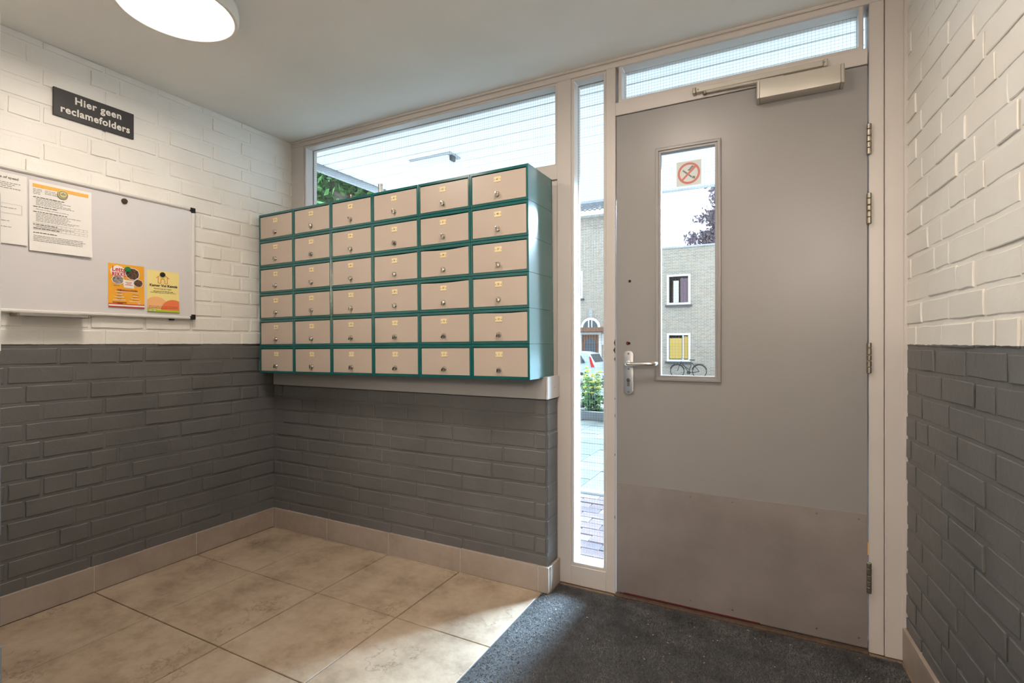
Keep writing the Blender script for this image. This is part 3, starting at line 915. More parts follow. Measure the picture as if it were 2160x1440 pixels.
# pen tray hung under the rail
pt = thing('pen_tray', 'narrow metal pen tray hanging under the whiteboard', 'tray', (-2.69, 1.0, 1.222))
G().prism([(-2.7165, 1.232), (-2.7145, 1.232), (-2.7145, 1.2245), (-2.652, 1.2245), (-2.650, 1.231), (-2.648, 1.231), (-2.6495, 1.222), (-2.7165, 1.222)], 0.226, Matrix(((1, 0, 0, 0), (0, 0, 1, 0.898), (0, 1, 0, 0), (0, 0, 0, 1)))).obj('channel', 'tray', pt, 0, True)
for y in (0.890, 1.1245):
    G().box((-2.7165, y, 1.2195), (-2.646, y + 0.0075, 1.2325)).obj('end_cap', 'hinge', pt, 0.0015)

CURL = []
def sheet(name, label, cat, y0, y1, z0, z1, x, mat, curl=0.0, group=None, nz_=8, thick=0.00035):
    """paper hanging on the board, its lower edge standing off a little"""
    t = thing(name, label, cat, (x, (y0 + y1) / 2, z0), group=group)
    v, f = [], []
    ny = 6
    for k in (0, 1):
        for j in range(nz_ + 1):
            s = j / nz_
            for i in range(ny + 1):
                off = curl * (1 - s) ** 3 * (0.5 + 0.5 * (i / ny))
                v.append((x + off + (thick if k == 0 else 0), y0 + (y1 - y0) * i / ny, z0 + (z1 - z0) * s))
    st = (ny + 1) * (nz_ + 1)
    for j in range(nz_):
        for i in range(ny):
            a = j * (ny + 1) + i
            f.append((a, a + 1, a + ny + 2, a + ny + 1)); f.append((st + a, st + a + ny + 1, st + a + ny + 2, st + a + 1))
    g_ = G(); g_.add(v, f)
    g_.obj('sheet', mat, t, 0, True)
    CURL.append((t, y0, y1, z0, z1, curl))
    return t

def lines(t, name, mat, x, rows):
    """print: rows of (y0, y1, z, height)"""
    g_ = G()
    for y0, y1, z, h in rows:
        g_.box((x, y0, z - h / 2), (x + 0.00025, y1, z + h / 2))
    return g_.obj(name, mat, t)

def word_rows(rnd, y0, y1, z, h):
    out, y = [], y0
    while y < y1 - 0.004:
        w = rnd.uniform(0.005, 0.016)
        out.append((y, min(y + w, y1), z, h)); y += w + 0.0025
    return out

rw = random.Random(9)
# left notice, cut by the picture border
A = sheet('notice_sheet', 'white printed notice at the left border pinned to the whiteboard', 'paper', 0.744, 0.938, 1.506, 1.785, BX + 0.0008, 'paper', 0.006)
xx = BX + 0.0018
text('lettering', 'Code of speed', 0.0125, on_left(0.872, 1.7670, xx), 'inkgrey', A, 0.0002, width=0.080)
rows = []
for k, z in enumerate((1.747, 1.740, 1.733, 1.726)):
    rows += word_rows(rw, 0.752, 0.918 - 0.012 * (k % 3), z, 0.0022)
for z in (1.648, 1.596, 1.572):
    rows += word_rows(rw, 0.75, 0.908 if z > 1.6 else 0.89, z, 0.002)
lines(A, 'print', 'inkgrey', xx, rows)
lines(A, 'ruled_box', 'inksoft', xx, [(0.75, 0.922, 1.664, 0.0008), (0.75, 0.922, 1.626, 0.0008), (0.9215, 0.9225, 1.645, 0.038)])
# main sheet
S_ = sheet('letter_sheet', 'white printed letter with an orange band under the beige magnet', 'paper', 0.944, 1.158, 1.490, 1.778, BX + 0.0014, 'paper', 0.010)
xx = BX + 0.0024
lines(S_, 'band', 'paperorange', xx, [(0.956, 1.146, 1.759, 0.0145)])
rows = []
for k, z in enumerate((1.744, 1.738, 1.732, 1.726)):
    rows += word_rows(rw, 0.957, 0.985, z, 0.0018)
    if k < 3:
        rows += word_rows(rw, 0.995, 1.03 + 0.01 * k, z, 0.0018)
heads = [1.712, 1.673, 1.652, 1.600, 1.584, 1.566]
dark_rows = []
for z in heads:
    dark_rows += word_rows(rw, 0.957, 1.03 + rw.uniform(0, 0.04), z, 0.0024)
for z in (1.706, 1.700, 1.694, 1.688, 1.682, 1.663, 1.645, 1.639, 1.633, 1.627, 1.621, 1.615, 1.592):
    rows += word_rows(rw, 0.966, 1.09 + rw.uniform(-0.04, 0.03), z, 0.0016)
for z in (1.550, 1.543, 1.536, 1.529):
    rows += word_rows(rw, 0.957, 1.142 - rw.uniform(0, 0.03), z + 0.004, 0.0016)
xx2 = xx + 0.0003
lines(S_, 'print', 'inkgrey', xx2, [q_ for q_ in rows if q_[2] > 1.56])
lines(S_, 'heading_print', 'ink', xx2, [q_ for q_ in dark_rows])
lines(S_, 'print', 'inkgrey', xx2 + 0.0007, [q_ for q_ in rows if q_[2] <= 1.56])
lines(S_, 'ruled_rows', 'inksoft', xx2, [(0.957, 1.142, z, 0.0007) for z in (1.606, 1.596, 1.588, 1.579)] + [(0.957 + 0.0154 * i, 0.9576 + 0.0154 * i, z, 0.009) for i in range(13) for z in (1.601, 1.5835)])

# orange flyer
O = sheet('orange_flyer', 'orange flyer with red brush lettering and photos under the green magnet', 'flyer', 1.222, 1.371, 1.277, 1.478, BX + 0.0008, 'fl_orange', 0.003)
xx = BX + 0.0020
L_ = lambda dx=0.0: on_left(0, 0, xx + dx)
def blob(cy, cz, ry, rz, n_, seed, k=0.12):
    r_ = random.Random(seed)
    return [(cy + ry * math.cos(2 * PI * i / n_) * (1 + r_.uniform(-k, k)), cz + rz * math.sin(2 * PI * i / n_) * (1 + r_.uniform(-k, k))) for i in range(n_)]
def poly_obj(name, poly, mat, t, dx=0.0, d=0.00025):
    return G().prism(poly, d, L_(dx)).obj(name, mat, t)
poly_obj('lettering_patch', blob(1.262, 1.440, 0.034, 0.030, 11, 4), 'paper', O)
for cy, cz, ry, rz, mt, sd in ((1.321, 1.437, 0.031, 0.029, 'photo_dark', 1), (1.261, 1.404, 0.026, 0.021, 'photo_grey', 2), (1.345, 1.396, 0.021, 0.019, 'photo_dark', 3)):
    poly_obj('photo_border', blob(cy, cz, ry, rz, 10, sd, 0.06), 'paper', O, 0.0003)
    poly_obj('photo', blob(cy, cz, ry * 0.9, rz * 0.9, 10, sd, 0.06), mt, O, 0.0006)
poly_obj('note', [(1.284, 1.371), (1.327, 1.368), (1.325, 1.404), (1.280, 1.407)], 'paper', O, 0.0009)
lines(O, 'note_print', 'red', xx + 0.0012, [(1.290, 1.317, 1.397, 0.0018), (1.292, 1.316, 1.3925, 0.0018), (1.295, 1.313, 1.388, 0.0018), (1.288, 1.320, 1.3835, 0.0022)])
mxl = on_left(1.263, 1.452, xx + 0.0012) @ Matrix.Rotation(-0.05, 4, 'Z')
text('brush_lettering', 'Letts', 0.030, mxl, 'red', O, 0.0004, width=0.052)
text('brush_lettering', 'REKKE', 0.026, on_left(1.264, 1.429, xx + 0.0012) @ Matrix.Rotation(0.05, 4, 'Z'), 'red', O, 0.0004, width=0.055)
text('lettering', 'VRIJDAGAVONDEN', 0.0105, on_left(1.299, 1.3575, xx), 'maroon', O, 0.0003, width=0.086)
lines(O, 'white_print', 'paper', xx, [(1.250, 1.346, 1.350, 0.0018)] + [(1.252 - 0.006 * k, 1.279 + 0.006 * k, 1.3385 - 0.013 * k, 0.0024) for k in range(3)] + [(1.322 - 0.008 * k, 1.343 + 0.006 * k, 1.3345 - 0.013 * k, 0.0024) for k in range(3)])
rows = []
for k in range(3):
    rows += [(1.257, 1.274, 1.3432 - 0.013 * k, 0.0016), (1.320, 1.346, 1.3392 - 0.013 * k, 0.0016)]
lines(O, 'print', 'maroon', xx, rows + [(1.243, 1.267, 1.377, 0.0014), (1.237, 1.296, 1.3015, 0.002), (1.240, 1.295, 1.2985, 0.002), (1.256, 1.280, 1.2955, 0.002)])
text('lettering', '73', 0.010, on_left(1.348, 1.2985, xx), 'paper', O, 0.0003)
lines(O, 'red_stripe', 'red', xx + 0.0012, [(1.2225, 1.3705, 1.2925, 0.0035), (1.2225, 1.3705, 1.2800, 0.004)])
lines(O, 'white_stripe', 'paper', xx + 0.0012, [(1.2225, 1.3705, 1.2865, 0.0075)])

# yellow flyer
Yf = sheet('yellow_flyer', 'pale yellow flyer with a little house drawing under the black magnet', 'flyer', 1.383, 1.532, 1.264, 1.468, BX + 0.0008, 'fl_yellow', 0.004)
def arc_poly(cy, cz, r_, y0, y1, zb):
    p_ = [(y0, zb)]
    n_ = 18
    for i in range(n_ + 1):
        y = y0 + (y1 - y0) * i / n_
        p_.append((y, cz + math.sqrt(max(0, r_ * r_ - (y - cy) ** 2))))
    p_.append((y1, zb))
    return p_[::-1]
poly_obj('peach_hill', arc_poly(1.424, 1.283, 0.056, 1.384, 1.479, 1.282), 'peach', Yf, 0.0009)
poly_obj('coral_hill', arc_poly(1.503, 1.268, 0.060, 1.444, 1.531, 1.275), 'coral', Yf, 0.0013)
poly_obj('lime_band', [(1.3835, 1.2665), (1.5315, 1.2665), (1.5315, 1.276), (1.46, 1.2745), (1.42, 1.277), (1.3835, 1.279)][::1], 'lime', Yf, 0.0026)
# outline house
g_ = G()
def stroke(p, w=0.0022):
    for (a0, b0), (a1, b1) in zip(p, p[1:]):
        d_ = Vector((a1 - a0, b1 - b0)); n_ = Vector((-d_.y, d_.x)).normalized() * w / 2; e_ = d_.normalized() * w * 0.4
        g_.prism([(a0 - e_.x - n_.x, b0 - e_.y - n_.y), (a1 + e_.x - n_.x, b1 + e_.y - n_.y), (a1 + e_.x + n_.x, b1 + e_.y + n_.y), (a0 - e_.x + n_.x, b0 - e_.y + n_.y)], 0.0003, L_())
stroke([(1.425, 1.432), (1.4545, 1.455), (1.484, 1.432)])
ar = [(1.4455 + 0.009 - 0.009 * math.cos(PI * i / 8), 1.420 + 0.009 * math.sin(PI * i / 8)) for i in range(9)]
stroke([(1.433, 1.437), (1.433, 1.407), (1.4455, 1.407)] + ar + [(1.4635, 1.407), (1.476, 1.407), (1.476, 1.437)])
g_.obj('house_outline', 'houseline', Yf)
text('lettering', 'Kamer Vol Kennis', 0.0165, on_left(1.459, 1.3945, xx), 'ink', Yf, 0.0004, width=0.128)
text('lettering', 'Eerste hulp bij vragen', 0.0095, on_left(1.455, 1.379, xx), 'inkgrey', Yf, 0.0, width=0.080)
lines(Yf, 'print', 'ink', xx, word_rows(rw, 1.411, 1.503, 1.3665, 0.0022) + word_rows(rw, 1.398, 1.516, 1.3595, 0.0016))
lines(Yf, 'small_print', 'maroon', xx + 0.0022, word_rows(rw, 1.389, 1.522, 1.2925, 0.0014) + word_rows(rw, 1.389, 1.526, 1.2855, 0.0014))
lines(Yf, 'white_print', 'paper', xx + 0.0033, [(1.389, 1.402, 1.2715, 0.0035), (1.409, 1.420, 1.271, 0.003)])

# the print follows the curl of its sheet
for t_, y0_, y1_, z0_, z1_, cu_ in CURL:
    px_, py_, pz_ = t_.location
    for ch in t_.children:
        if ch.name.split('.')[0] == 'sheet':
            continue
        for v_ in ch.data.vertices:
            sv = min(1, max(0, (v_.co.z + pz_ - z0_) / (z1_ - z0_))); sy_ = min(1, max(0, (v_.co.y + py_ - y0_) / (y1_ - y0_)))
            v_.co.x += cu_ * (1 - sv) ** 3 * (0.5 + 0.5 * sy_)

def magnet(label, y, z, r_, mat, x0, emblem=False):
    t = thing('magnet', label, 'magnet', (x0, y, z), group='round magnets on the whiteboard')
    m = Matrix(((0, 0, 1, x0), (1, 0, 0, y), (0, 1, 0, z), (0, 0, 0, 1)))
    G().lathe([(r_, 0.0), (r_, 0.0045), (r_ * 0.94, 0.0068), (r_ * 0.6, 0.0076), (0.0001, 0.0078)], (0, 0, 0), 28, m).obj('cap', mat, t, 0, True)
    G().lathe([(r_ * 0.78, 0.0079), (r_ * 0.80, 0.0076), (r_ * 0.74, 0.0077), (r_ * 0.72, 0.0079)], (0, 0, 0), 28, m).obj('groove', 'ink' if mat == 'magnet_y' else mat, t, 0, True)
    if emblem:
        G().box((x0 + 0.0077, y - r_ * 0.45, z - r_ * 0.1), (x0 + 0.0081, y + r_ * 0.45, z + r_ * 0.12)).prism([(y - r_ * .2, z + r_ * .2), (y + r_ * .2, z + r_ * .2), (y, z + r_ * .5)], 0.0004, on_left(0, 0, x0 + 0.0077)).obj('emblem', 'inkgrey', t)
    return t
magnet('beige round magnet with a printed emblem holding the printed letter', 1.054, 1.742, 0.0185, 'magnet_y', BX + 0.0018, True)
magnet('dark brown round magnet alone on the bare part of the whiteboard', 1.287, 1.773, 0.0125, 'magnet_b', BX)
magnet('green round magnet holding the orange flyer', 1.299, 1.456, 0.0130, 'magnet_g', BX + 0.0021)
magnet('black round magnet holding the yellow flyer', 1.4525, 1.450, 0.0118, 'magnet_k', BX + 0.0013)

# ---- no smoking sticker on the door glass
ns = thing('no_smoking_sticker', 'faded no smoking sticker on the door window', 'sticker', (-0.33, FY + 0.0235, 1.775))
syy = FY + 0.0238
G().box((-0.380, syy - 0.0004, 1.773), (-0.280, syy, 1.877)).obj('film', 'sticker', ns)
cx, cz = -0.330, 1.825
g_ = G()
n_ = 40
for i in range(n_):
    a, b = 2 * PI * i / n_, 2 * PI * (i + 1) / n_
    r0, r1 = 0.036, 0.045
    g_.prism([(cx + r0 * math.cos(a), cz + r0 * math.sin(a)), (cx + r1 * math.cos(a), cz + r1 * math.sin(a)), (cx + r1 * math.cos(b), cz + r1 * math.sin(b)), (cx + r0 * math.cos(b), cz + r0 * math.sin(b))], 0.0003, on_front(0, 0, syy - 0.0008))
g_.prism([(cx - 0.030, cz - 0.024), (cx - 0.024, cz - 0.030), (cx + 0.030, cz + 0.024), (cx + 0.024, cz + 0.030)], 0.0003, on_front(0, 0, syy - 0.0009))
g_.obj('red_ring', 'sticker_red', ns)
g_ = G()
g_.prism([(cx - 0.026, cz + 0.012), (cx + 0.010, cz - 0.020), (cx + 0.014, cz - 0.015), (cx - 0.022, cz + 0.017)], 0.0003, on_front(0, 0, syy - 0.0006))
g_.prism([(cx + 0.012, cz - 0.022), (cx + 0.024, cz - 0.026), (cx + 0.026, cz - 0.016), (cx + 0.016, cz - 0.013)], 0.0003, on_front(0, 0, syy - 0.0006))
for k in range(3):
    g_.prism(blob(cx + 0.002 + 0.006 * k, cz + 0.014 + 0.006 * k, 0.006, 0.004, 9, k), 0.0003, on_front(0, 0, syy - 0.0006))
g_.obj('cigarette', 'sticker_dark', ns)

# ================================================================= ENTRANCE MAT
mt = thing('entrance_mat', 'dark charcoal coir entrance mat in front of the door', 'mat', (-0.3, 1.2, -0.006))
mx1 = lambda y: RX - 0.004 - 0.014 + (FY - y) * RS
v = [(-0.929, -0.9, -0.0055), (mx1(-0.9), -0.9, -0.0055), (mx1(2.20), 2.20, -0.0055), (-0.897, 2.20, -0.0055), (-0.897, 2.085, -0.0055), (-0.929, 2.085, -0.0055)]
G().prism([(p_[0], p_[1]) for p_ in v], 0.0035, Matrix.Translation((0, 0, -0.0055))).obj('backing', 'mat', mt)
rng = np.random.default_rng(3)
N = 240000
py = 2.20 - 3.0 * rng.random(N) ** 1.9
px = -0.928 + (mx1(0) + 0.16 + 0.928) * rng.random(N)
ok = (px < RX - 0.02 + (FY - py) * RS) & ~((px < -0.896) & (py > 2.083))
px, py = px[ok], py[ok]; N = len(px)
hgt = 0.0035 + 0.0050 * rng.random(N)
an = rng.random(N) * 2 * PI
wd = 0.0011 + 0.0012 * rng.random(N)
tl = (rng.random((N, 2)) - 0.5) * 0.018
P = np.zeros((N, 3, 3))
P[:, 0] = np.stack([px - np.cos(an) * wd, py - np.sin(an) * wd, np.full(N, -0.0035)], 1)
P[:, 1] = np.stack([px + np.cos(an) * wd, py + np.sin(an) * wd, np.full(N, -0.0035)], 1)
P[:, 2] = np.stack([px + tl[:, 0], py + tl[:, 1], -0.0035 + hgt], 1)
pile = np_mesh('pile', P.reshape(-1, 3), np.arange(3 * N).reshape(N, 3), M['pile'], mt)
setp(pile, kind='stuff')
rc = random.Random(12)
g_ = G()
for k in range(110):
    y = 2.19 - 1.1 * rc.random() ** 1.4; x = rc.uniform(-0.85, 0.36)
    s = rc.uniform(0.0008, 0.0024)
    a = rc.random() * PI
    g_.prism([(-s * 1.6, -s * .6), (s * 1.2, -s), (s * 1.7, s * .4), (-s * .4, s)], s * 0.8, Matrix.Translation((x, y, 0.0015)) @ Matrix.Rotation(a, 4, 'Z'))
o = g_.obj('crumbs', 'crumb', mt)
setp(o, kind='stuff')

# ================================================================= OUTSIDE
def structure(name, label, cat, lo, hi, mat):
    return setp(box(name, lo, hi, mat), label, cat, None, 'structure')
# outer leaf of our own building
structure('wall_outside_left', 'outer brick wall of the building left of the entrance', 'wall', (-9.0, 2.24, -0.3), (-2.862, 2.385, 3.6), 'outwall')
structure('wall_outside_right', 'outer brick wall of the building right of the entrance', 'wall', (0.54, 2.30, -0.3), (7.0, 2.40, 3.6), 'outwall')
structure('wall_outside_top', 'outer wall above the entrance canopy', 'wall', (-2.862, 2.335, 2.50), (0.54, 2.40, 3.6), 'outwall')

# canopy with boarded soffit
SZ = 2.47
CX0, CX1, CY0, CY1 = -3.12, 1.6, 2.40, 4.72
cn = thing('canopy', 'flat entrance canopy with white boarded soffit outside the windows', 'canopy', (-0.8, 2.40, SZ), kind='structure')
box('deck', (CX0, CY0, SZ + 0.014), (CX1, CY1, SZ + 0.16), 'soffitgap', cn)
y = CY0
while y < CY1 - 0.02:
    box('soffit_board', (CX0 + 0.03, y + 0.006, SZ), (CX1 - 0.03, min(y + 0.138, CY1 - 0.02) - 0.006, SZ + 0.0138), 'soffit', cn, 0.002)
    y += 0.138
box('fascia', (CX0 - 0.02, CY0, SZ - 0.045), (CX0 + 0.012, CY1, SZ + 0.18), 'fascia', cn, 0.004)
box('fascia', (CX0 + 0.012, CY1 - 0.018, SZ - 0.012), (CX1, CY1 + 0.01, SZ + 0.18), 'fascia', cn, 0.004)
box('fascia', (CX1 - 0.012, CY0, SZ - 0.02), (CX1 + 0.02, CY1, SZ + 0.18), 'fascia', cn, 0.004)
# lamp under the canopy
cl = thing('canopy_lamp', 'white box lamp under the canopy soffit', 'lamp', (-2.26, 3.08, SZ))
G().box((-2.43, 3.02, SZ - 0.012), (-2.06, 3.16, SZ)).obj('base', 'fascia', cl, 0.003)
G().box((-2.425, 3.025, SZ - 0.078), (-2.085, 3.155, SZ - 0.0122)).obj('cover', 'soffit', cl, 0.012, True, seg=2)
G().box((-2.0845, 3.05, SZ - 0.05), (-2.066, 3.10, SZ - 0.0122)).obj('clip', 'kerbdark', cl, 0.002)
# white support post of the canopy
po = thing('canopy_post', 'white square post carrying the canopy corner', 'post', (-3.06, 3.62, -0.05))
G().box((-3.11, 3.53, -0.03), (-3.01, 3.63, SZ - 0.0)).obj('shaft', 'housetrim', po, 0.004)
G().box((-3.135, 3.505, -0.06), (-2.985, 3.655, 0.0)).obj('foot', 'kerbdark', po, 0.004)

# ground in front
GZ = -0.06
structure('ground_path', 'sandy bed under the front paving', 'ground', (-7, 2.33, GZ - 0.25), (6, 7.55, GZ - 0.012), 'joint')
pave = bpy.data.objects['ground_path']
kl = [G().box((-0.098, -0.0475, -0.03), (0.098, 0.0475, 0.0)).mesh('brick', 0.004) for _ in range(1)]
kmats = [plain('red_clinker_%d' % i, c_, 0.95, vary=0.15, scale=9, spec=0.1) for i, c_ in enumerate((srgb(78, 62, 62), srgb(70, 54, 54), srgb(86, 71, 69), srgb(66, 54, 56)))]
kms = []
for m_ in kmats:
    me = kl[0].copy(); me.materials.append(m_); kms.append(me)
rk = random.Random(8)
for j in range(14):
    for i in range(20):
        x = -3.4 + 0.2 * i + (0.1 if j % 2 else 0)
        o = bpy.data.objects.new('brick', rk.choice(kms)); COL.objects.link(o); o.parent = pave
        o.location = (x, 2.45 + 0.099 * j, GZ + rk.uniform(-0.003, 0.003)); o.rotation_euler = (rk.uniform(-.01, .01), rk.uniform(-.01, .01), rk.uniform(-.01, .01))
for i in range(5):
    box('kerb_stone', (-4.4 + i * 1.0, 3.835, GZ - 0.08), (-3.405 + i * 1.0, 3.905, GZ + 0.006), 'kerb', pave, 0.006)
sl = [G().box((-0.148, -0.148, -0.04), (0.148, 0.148, 0.0)).mesh('slab', 0.004) for _ in range(3)]
for me, c_ in zip(sl, (srgb(76, 76, 70), srgb(69, 71, 65), srgb(82, 80, 77))):
    me.materials.append(plain('slab_tone', c_, 0.95, vary=0.12, scale=6, spec=0.1))
for j in range(12):
    for i in range(18):
        o = bpy.data.objects.new('slab', rk.choice(sl)); COL.objects.link(o); o.parent = pave
        o.location = (-4.6 + 0.302 * i, 4.063 + 0.302 * j, GZ + rk.uniform(-0.003, 0.002)); o.rotation_euler = (rk.uniform(-.008, .008), rk.uniform(-.008, .008), rk.uniform(-.006, .006))
structure('ground_bed', 'raised soil bed planted with yellow flowers', 'ground', (-7, 7.62, GZ - 0.5), (6, 9.6, GZ + 0.08), 'soil')
bed = bpy.data.objects['ground_bed']
for i in range(12):
    box('kerb_stone', (-6.0 + i * 0.8, 7.53, GZ - 0.1), (-5.205 + i * 0.8, 7.62, GZ + 0.11), 'kerbdark', bed, 0.008)
STZ = -0.78
structure('ground_street', 'grey street paving in front of the houses opposite', 'ground', (-70, 9.6, STZ - 0.3), (60, 90, STZ), 'asphalt')

# flowering herbs
LEAF2 = [(0, 0, 0), (0.32, 0.22, 0.06), (0.36, 0.55, 0.05), (0, 1.0, -0.12), (-0.36, 0.55, 0.05), (-0.32, 0.22, 0.06), (0, 0.5, -0.02)]
LEAFF = [(0, 1, 6), (1, 2, 6), (2, 3, 6), (3, 4, 6), (4, 5, 6), (5, 0, 6)]
def herb(x, y, seed):
    r = random.Random(seed)
    z0 = GZ + 0.08
    t = thing('flowering_herb', 'leafy herb with pale yellow flower whorls in the bed by the path', 'plant', (x, y, z0), group='flowering herbs in the bed')
    gl, gs, gfl = G(), G(), G()
    for k in range(13):
        a = r.random() * 2 * PI; rad = r.uniform(0.0, 0.15)
        bx, by = x + rad * math.cos(a), y + rad * math.sin(a)
        h = r.uniform(0.45, 0.86) * (1.0 if x < -1.95 else 0.66)
        tx, ty = bx + r.uniform(-.08, .08), by + r.uniform(-.08, .08)
        gs.tube([(bx, by, z0 - 0.02), ((bx + tx) / 2, (by + ty) / 2, z0 + h * .5), (tx, ty, z0 + h)], [0.006, 0.005, 0.003], 5)
        nlev = 6
        for q_ in range(nlev):
            s = q_ / nlev
            cxq, cyq, czq = bx + (tx - bx) * s, by + (ty - by) * s, z0 + h * s * 0.97
            size = (0.20 - 0.13 * s) * r.uniform(0.8, 1.15)
            for e_ in (0, PI):
                az = q_ * PI / 2 + e_ + r.uniform(-.5, .5)
                m = Matrix.Translation((cxq, cyq, czq)) @ Matrix.Rotation(az, 4, 'Z') @ Matrix.Rotation(r.uniform(-0.7, 0.45), 4, 'X') @ Matrix.Scale(size, 4)
                gl.add(LEAF2, LEAFF, m)
            if q_ >= 3 and r.random() < 0.8:
                for w in range(6):
                    b_ = w * PI / 3 + r.random()
                    gfl.cyl((cxq, cyq, czq + 0.012), (cxq + 0.03 * math.cos(b_), cyq + 0.03 * math.sin(b_), czq + 0.03), 0.007, 0.011, 5)
    for g_, nm, mat in ((gl, 'leaves', 'herb'), (gs, 'stems', 'stem'), (gfl, 'flowers', 'flower')):
        o = g_.obj(nm, mat, t); setp(o, kind='stuff')
ks = 0
for row in range(2):
    for i in range(11):
        herb(-4.9 + 0.57 * i + (0.28 if row % 2 else 0) + random.uniform(-.04, .04), 7.92 + 0.54 * row + random.uniform(-.03, .03), 100 + ks)
        ks += 1

# trees
def leaves_np(centers, size, seed):
    rg_ = np.random.default_rng(seed)
    n_ = len(centers)
    a = rg_.normal(size=(n_, 3)); a /= np.linalg.norm(a, axis=1)[:, None]
    b = rg_.normal(size=(n_, 3)); b -= a * (a * b).sum(1)[:, None]; b /= np.linalg.norm(b, axis=1)[:, None]
    c_ = np.cross(a, b)
    s = (size * (0.6 + 0.8 * rg_.random(n_)))[:, None]
    P_ = np.stack([centers - a * s, centers + b * s * 0.42 + c_ * s * 0.15, centers + a * s, centers - b * s * 0.42 + c_ * s * 0.15], 1)
    return P_.reshape(-1, 3), np.arange(4 * n_).reshape(n_, 4)
def tree(name, label, x, y, zb, trunk_pts, trunk_r, blobs, nleaf, size, mat, seed, branches=()):
    t = thing(name, label, 'tree', (x, y, zb))
    G().tube(trunk_pts, trunk_r, 14).obj('trunk', 'bark', t, 0, True)
    for bp, br in branches:
        G().tube(bp, br, 8).obj('branch', 'bark', t, 0, True)
    rg_ = np.random.default_rng(seed)
    cs = []
    tot = sum(b[3] for b in blobs)
    for bx, by, bz, wgt, rx, ry, rz in blobs:
        n_ = int(nleaf * wgt / tot)
        # clustered sprays inside each bough
        k = max(6, n_ // 45)
        cc = rg_.normal(size=(k, 3)) * 0.5
        pts = cc[rg_.integers(0, k, n_)] + rg_.normal(size=(n_, 3)) * 0.16
        cs.append(np.array((bx, by, bz)) + pts * np.array((rx, ry, rz)))
    P_, F_ = leaves_np(np.concatenate(cs), size, seed + 1)
    o = np_mesh('foliage', P_, F_, M[mat], t)
    setp(o, kind='stuff')
    return t
TX, TY = -9.1, 8.8
tree('oak_tree', 'big green tree with a thick leaning trunk left beyond the canopy', TX, TY, STZ,
     [(TX + 0.35, TY + 0.3, STZ), (TX + 0.2, TY + 0.15, 2.5), (TX + 0.05, TY, 4.3), (TX - 0.1, TY - 0.1, 5.6), (TX - 0.2, TY - 0.3, 8)], [0.34, 0.28, 0.22, 0.17, 0.1],
     [(TX - 0.6, TY - 0.7, 4.8, 4, 0.8, 0.8, 1.0), (TX + 0.45, TY + 0.2, 5.0, 3, 0.45, 0.5, 0.6), (TX + 0.9, TY + 0.9, 4.5, 3, 0.7, 0.7, 0.8), (TX - 0.6, TY + 0.6, 6.6, 3, 2.4, 2.4, 1.3), (TX - 2.4, TY + 1.0, 5.2, 3, 1.6, 2.0, 1.6), (TX - 1.0, TY - 1.5, 3.3, 2, 1.0, 1.0, 0.8)],
     20000, 0.10, 'leaf', 21, branches=[([(TX + 0.2, TY + 0.2, 3.4), (TX + 1.0, TY + 0.9, 3.9), (TX + 2.2, TY + 2.0, 4.9)], [0.15, 0.11, 0.05]), ([(TX, TY, 4.3), (TX - 1.0, TY - 0.6, 5.0), (TX - 2.2, TY - 1.2, 5.6)], [0.12, 0.09, 0.04])])
QX, QY = -2.6, 41.0
tree('plum_tree', 'dark purple leaved tree behind the flat roofed house', QX, QY, STZ,
     [(QX, QY, STZ), (QX, QY, 5.0), (QX - 0.2, QY, 10.0), (QX, QY, 14.5)], [0.4, 0.32, 0.22, 0.08],
     [(QX - 2.2, QY, 8.3, 3, 1.6, 1.6, 1.1), (QX - 1.2, QY, 10.6, 3, 1.5, 1.5, 1.4), (QX + 0.6, QY, 12.6, 3, 2.0, 1.8, 1.4), (QX + 1.6, QY, 9.5, 4, 2.2, 2.2, 2.0), (QX - 0.4, QY, 8.4, 2, 1.6, 1.6, 1.0)],
     7000, 0.17, 'plum', 33)

# houses opposite
HY = 29.1
def far_window(parent, x0, x1, z0, z1, curtain, mullions=(), split=None, y=HY):
    w = G().frame((x0, z0, x1, z1), (x0 + 0.11, z0 + 0.11, x1 - 0.11, z1 - 0.11), 0.10, on_front(0, 0, y + 0.03)).obj('window', 'housetrim', parent)
    box('pane', (x0 + 0.05, y + 0.0, z0 + 0.05), (x1 - 0.05, y + 0.02, z1 - 0.05), 'pane', w)
    for m_ in mullions:
        box('glazing_bar', (m_ - 0.03, y - 0.04, z0 + 0.1), (m_ + 0.03, y + 0.03, z1 - 0.1), 'housetrim', w)
    if split:
        box('glazing_bar', (x0 + 0.1, y - 0.04, split - 0.03), (x1 - 0.1, y + 0.03, split + 0.03), 'housetrim', w)
    for (a, b, c_, d_, mt_) in curtain:
        # pleated curtain just behind the glass front
        g_ = G(); nn = 10
        vs_, fs = [], []
        for i in range(nn + 1):
            xx_ = a + (b - a) * i / nn
            yy_ = y - 0.006 - (0.012 if i % 2 else 0)
            vs_ += [(xx_, yy_, c_), (xx_, yy_, d_), (xx_, y + 0.004, c_), (xx_, y + 0.004, d_)]
        for i in range(nn):
            p_ = 4 * i
            fs += [(p_, p_ + 4, p_ + 5, p_ + 1), (p_ + 2, p_ + 3, p_ + 7, p_ + 6)]
        g_.add(vs_, fs).obj('curtain', mt_, w)
    box('sill', (x0 - 0.08, y - 0.14, z0 - 0.11), (x1 + 0.08, y, z0 - 0.005), 'kerbdark', w)
    return w
